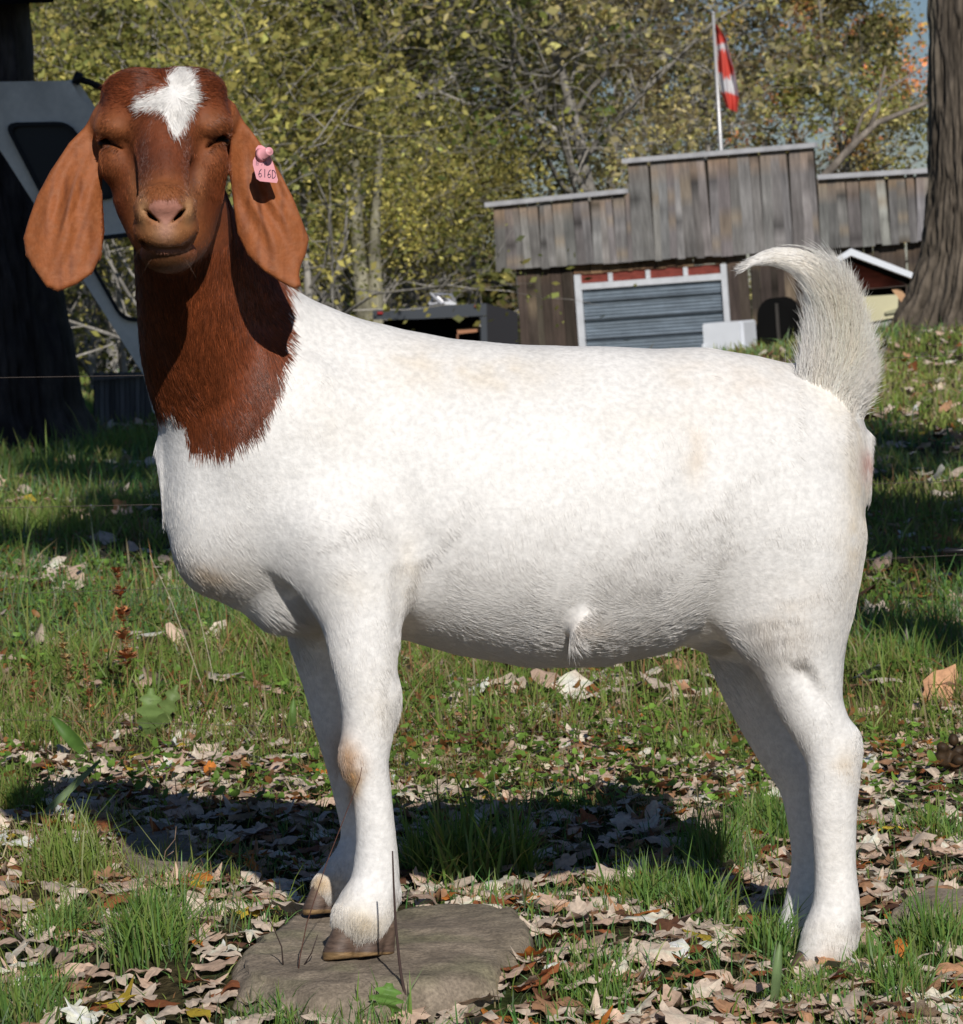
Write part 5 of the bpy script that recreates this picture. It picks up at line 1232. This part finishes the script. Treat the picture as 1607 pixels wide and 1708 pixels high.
SPEC = [('olive yellow leaved', dict(pal=OLV, nleaf=5.5)), ('olive green leaved', dict(pal=OLV[:3] + GRN[1:2], nleaf=6, spread=.5)), ('nearly bare grey-twigged', dict(pal=BRN, nleaf=2.2, twiggy=1.5, bark=(.30, .28, .25), spread=.5)),
        ('tan and olive sparse-leaved', dict(pal=BRN + OLV[1:3], nleaf=4.5, twiggy=1.3, bark=(.26, .24, .21))), ('orange and yellow leaved', dict(pal=ORG, nleaf=4.5)), ('dense green leaved', dict(pal=GRN + OLV[2:3], nleaf=7, spread=.45))]
PRO = []
for i, (nm_, kw) in enumerate(SPEC):
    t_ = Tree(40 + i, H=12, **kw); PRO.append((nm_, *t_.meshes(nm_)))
def put_tree(i, u, Y, sc=1.0, label=None, group='trees of the wood behind the farmyard', rz=None, name='woodland_tree', z=None, x=None, lean=0):
    if x is None: x = P(u, 500, Y)[0]
    zz = float(ground(x, Y)) - .1 if z is None else z
    e = empty(name, (x, Y, zz), label or (PRO[i][0] + ' tree of the wood behind the farmyard'), 'tree', group)
    e.rotation_euler = (0, lean, random.uniform(0, 6.28) if rz is None else rz); e.scale = (sc, sc, sc)
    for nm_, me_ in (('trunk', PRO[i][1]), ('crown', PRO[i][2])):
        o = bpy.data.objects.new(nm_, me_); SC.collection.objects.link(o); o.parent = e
    return e
r0_ = random.Random(21)
rows = [(74, 0, 1607, 175, [0, 3, 1, 2, 3, 0, 3, 4, 2]), (86, -60, 1660, 150, [1, 3, 0, 2, 3, 5, 3]), (100, -80, 1700, 105, [0, 2, 3, 5, 3, 1]), (118, -120, 1740, 110, [5, 0, 3, 1])]
for ri, (Y, ua, ub, st, kinds) in enumerate(rows):
    u = ua; i = 0
    while u < ub:
        right = u > 1380
        kd = kinds[(i * 5 + ri * 3) % len(kinds)]
        if right and ri < 2: kd = [4, 2, 3][i % 3]
        if kd == 4 and u < 1230: kd = 3
        if 1200 < u <= 1400 and ri == 1: kd = 4
        if (u > 850 and ri == 2) or (u > 1420 and ri == 1) or (u > 600 and ri == 3): u += st; i += 1; continue
        if not (right and ri > 1):
            put_tree(kd, u + r0_.uniform(-40, 40), Y + r0_.uniform(-4, 4), (1.0 if u < 1150 else .78) * r0_.uniform(.85, 1.15) * (1 + .1 * ri))
        u += st * r0_.uniform(.8, 1.2) * (1.0 if u < 1100 else 1.25); i += 1
# nearer trees on the left, between the trunk and the trailer
NK = [dict(pal=GRN + OLV[1:3], nleaf=6.5, leaf=.09, H=9, spread=.40, twiggy=1.4), dict(pal=OLV + OLV[2:], nleaf=5, leaf=.09, H=9, spread=.46, twiggy=1.5, bark=(.28, .26, .23)), dict(pal=BRN + OLV[1:3], nleaf=4, leaf=.08, H=9, spread=.46, twiggy=1.7, bark=(.32, .30, .27))]
NB = len(PRO)
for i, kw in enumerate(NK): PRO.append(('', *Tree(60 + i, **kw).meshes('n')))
for (i, u, Y, sc, lab) in ((0, 450, 75, 1.15, 'bright green leaved tree standing just right of the goat head'), (1, 320, 73, 1.2, 'olive green tree behind the goat head'), (1, 40, 50, 1.0, 'olive yellow tree behind the truck cap'), (2, 180, 62, 1.0, 'sparse olive tree between the dark trunk and the goat neck'), (2, 735, 76, 1.2, 'nearly bare grey-twigged tree above the trailer'), (2, 570, 74, 1.1, 'tan leaved tree left of the twin pale trunks'), (1, 640, 76, 1.2, 'yellow olive tree behind the twin pale trunks')):
    put_tree(NB + i, u, Y, sc, lab, group='nearer trees on the left side')
# twin pale trunks
NB = 6
for (u0, u1, w_, lab) in ((608, 596, 17, 'left one of two pale trunks standing close together'), (626, 640, 15, 'right one of two pale trunks standing close together')):
    e = empty('pale_tree', P(u0, 590, 62), lab, 'tree'); m = MB(); t_ = np.linspace(0, 1, 16)
    uu = u0 + (u1 - u0) * t_ ** 1.5 - 8 * t_; vv = 590 - 360 * t_; m.tube(P(uu + 2 * np.sin(t_ * 9), vv, 62), np.linspace(w_, w_ * .3, 16) * 62 / F, 12, np.outer((1 + .25 * np.sin(t_ * 23)) * (1 - .5 * t_), (.30, .28, .20)))
    m.build('trunk', barkm, e, True)
    o = bpy.data.objects.new('crown', PRO[NB + 2][2]); SC.collection.objects.link(o); o.parent = e; o.scale = (.3, .3, .42); o.location = (0, .3, 1.8)
# leaning bare limb tree right of the barn
e = empty('leaning_tree', P(1380, 330, 66), 'pale leaning tree with forked bare limbs above the right part of the barn', 'tree'); m = MB()
for st, ra, rb in (([(1330, 360), (1370, 300), (1420, 245), (1462, 205), (1500, 190), (1550, 170)], .16, .06), ([(1448, 218), (1466, 180), (1470, 140), (1478, 110)], .09, .03), ([(1420, 245), (1440, 190), (1480, 150), (1540, 110)], .07, .03), ([(1500, 190), (1530, 180), (1560, 150)], .05, .02)):
    a = np.array(st, float); m.tube(P(a[:, 0], a[:, 1], 66), np.linspace(ra, rb, len(a)) * .62, 8, (.22, .19, .16))
m.tube(P(np.array([1330, 1320, 1315]), np.array([360, 420, 600]), 66), [.16, .2, .24], 8, (.28, .25, .2))
m.build('trunk', barkm, e, True)
# shrubs along the wood edge
SH_ = Tree(77, H=3.2, spread=.9, first=.0, nleaf=11, leaf=.065, pal=OLV, r0=.05, levels=2, up=.6); shm = SH_.meshes('s')
for i in range(26):
    u = -40 + i * 62 + r0_.uniform(-20, 20)
    if 760 < u: continue
    Y = r0_.uniform(56, 70) if u > 560 else r0_.uniform(34, 60); x = P(u, 500, Y)[0]; s_ = r0_.uniform(.8, 1.4)
    e = empty('shrub', (x, Y, float(ground(x, Y)) - .1), 'leafy olive shrub at the edge of the wood', 'shrub', 'shrubs at the edge of the wood'); e.scale = (s_, s_, s_); e.rotation_euler = (0, 0, r0_.uniform(0, 6))
    for nm_, me_ in (('stems', shm[0]), ('foliage', shm[1])): o = bpy.data.objects.new(nm_, me_); SC.collection.objects.link(o); o.parent = e
# far-off wood closing the view
r_ = np.random.default_rng(4); N_ = 60000; x = r_.uniform(-34, 24, N_); y = r_.uniform(135, 150, N_); top = 2.5 + 1.5 * n2(x, y * 0, 4, 3) + np.clip(-x, 0, 20) * .08 - np.clip(x - 0, 0, 20) * .45; z = r_.uniform(-6, 1, N_) ; z = -5 + (top + 5) * r_.random(N_) ** .8
c = np.stack([x, y, z], 1); a = r_.normal(0, 1, (N_, 3)); a /= np.linalg.norm(a, axis=1)[:, None]; b = np.cross(a, r_.normal(0, 1, (N_, 3))); b /= np.linalg.norm(b, axis=1)[:, None]
V_ = np.stack([c - a * .35, c + b * .28, c + a * .35, c - b * .28], 1).reshape(-1, 3); pal = np.array(OLV + BRN[:1]); cc = pal[r_.integers(0, len(pal), N_)] * .8
tag(link('far_woods', mesh_np('far_woods', V_, np.arange(N_ * 4).reshape(-1, 4), np.repeat(cc, 4, 0), False), foliage), 'distant wooded mass of autumn foliage', None, None, 'stuff')

# trees standing behind the photographer, whose shade falls on the pasture and the left trunk
for (sd, x, Y, H_, spr, fst, nl, lab) in ((91, 2.2, -.5, 10.5, .27, .62, 9, 'leafy shade tree standing beside the viewpoint'), (92, 2.9, 3.3, 12, .40, .58, 11, 'tall leafy shade tree standing out of the picture on the right')):
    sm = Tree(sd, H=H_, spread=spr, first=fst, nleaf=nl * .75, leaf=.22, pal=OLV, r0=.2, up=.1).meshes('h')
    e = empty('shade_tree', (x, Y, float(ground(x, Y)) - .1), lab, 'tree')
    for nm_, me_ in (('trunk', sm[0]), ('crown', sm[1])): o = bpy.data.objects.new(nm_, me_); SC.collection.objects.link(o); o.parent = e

# ------------------------------------------------------------------ truck cap leaning on the dark trunk
YC = 15.6; PC = lambda u, v, dy=0: P(u, v, YC + dy)
tc_ = empty('truck_cap', PC(240, 700), 'grey fibreglass truck cap with rounded tinted window leaning beside the dark trunk', 'truck cap')
def holed(outer, holes, y0, y1, name, mt, par, f=PC):
    loops = [outer] + holes; flat = [p for l in loops for p in l]
    tris = tessellate_polygon([[Vector((a, b, 0)) for a, b in l] for l in loops]); m = MB(); n = len(flat)
    V_ = [f(a, b, y0) for a, b in flat] + [f(a, b, y1) for a, b in flat]; fs = [tuple(t_) for t_ in tris] + [tuple(i + n for i in t_[::-1]) for t_ in tris]; o = 0
    for l in loops:
        k = len(l); fs += [(o + i, o + i + n, o + (i + 1) % k + n, o + (i + 1) % k) for i in range(k)]; o += k
    m.add(V_, fs); return m.build(name, mt, par)
def rnd(poly, r=14, n=5):
    out = []; k = len(poly)
    for i in range(k):
        p0, p1, p2 = [np.array(poly[(i + j) % k], float) for j in (-1, 0, 1)]
        a = p1 + (p0 - p1) / np.linalg.norm(p0 - p1) * r; b = p1 + (p2 - p1) / np.linalg.norm(p2 - p1) * r
        for t_ in np.linspace(0, 1, n): out.append(tuple((1 - t_) ** 2 * a + 2 * t_ * (1 - t_) * p1 + t_ * t_ * b))
    return out
capf = mat('weathered_fibreglass', base=(.74, .68, .58), attr=False, rough=.6, noise=[(3, (1, 1, .6), .72, 1.2), (30, (1, 1, 1), .92, 1.06)])
rub = mat('rubber_seal', base=(.012, .012, .013), attr=False, rough=.6)
W1 = rnd([(8, 206), (116, 204), (196, 330), (74, 334)], 22); W2 = rnd([(128, 400), (255, 385), (345, 536), (204, 534)], 20)
OUT = rnd([(-190, 150), (-60, 137), (117, 134), (133, 160), (160, 190), (372, 560), (345, 690), (256, 690), (240, 626), (0, 250), (-120, 190)], 5, 3)
holed(OUT, [W1, W2], 0, .05, 'side_panel', capf, tc_)
def scale_poly(p, k):
    c = np.mean(p, 0); return [tuple(c + (np.array(q) - c) * k) for q in p]
for Wp in (W1, W2): holed(scale_poly(Wp, 1.03), [scale_poly(Wp, .93)], -.02, .03, 'window_seal', rub, tc_)
plate(scale_poly(W1, .94), .01, .02, 'window_pane', mat('tinted_glass', base=(.012, .014, .018), attr=False, rough=.35, spec=.25), tc_, PC)
plate([(112, 134), (128, 130), (172, 200), (376, 556), (372, 560), (160, 190), (133, 160)], .05, .8, 'roof_panel', capf, tc_, PC)
m = MB(); m.tube([PC(126, 130, .02), PC(150, 137, .05), PC(182, 152, .1)], .016, 8); m.tube([PC(124, 128, .01), PC(134, 132, .02)], .03, 8); m.build('strut', rub, tc_, True)
# weathered crate under the cap
ct = empty('wooden_crate', P(190, 690, 19), 'weathered slatted wooden crate behind the neck on the left', 'crate'); r_ = np.random.default_rng(2); m = MB()
for i in range(11):
    a = 158 + i * 8.5; c = np.array([.16, .15, .14]) * r_.uniform(.5, 1.5); q = [P(a, 622 + r_.uniform(-4, 2), 19), P(a + 7, 622, 19), P(a + 7.5, 712, 19), P(a + .5, 712, 19)]; m.slab(q, (0, 1, 0), .02, c); m.build('slat', boardm, ct); m = MB()
m.slab([P(156, 630, 18.97), P(252, 622, 18.97), P(252, 627, 18.97), P(156, 635, 18.97)], (0, 1, 0), .02, (.2, .18, .16)); m.build('rail', boardm, ct); m = MB(); m.slab([P(156, 622, 19.5), P(252, 620, 19.5), P(252, 712, 19.5), P(156, 712, 19.5)], (0, 1, 0), .03, (.05, .045, .04))
m.build('back_board', boardm, ct)
# dark eave at the top left corner
ev_ = empty('eave', P(60, 2, 17), 'dark roof eave crossing the top left corner', 'roof edge'); plate([(-200, -16), (92, -20), (90, 4), (-200, 12)], 0, 2.0, 'eave_beam', darkm, ev_, lambda a, b, d: P(a, b, 16 + d))
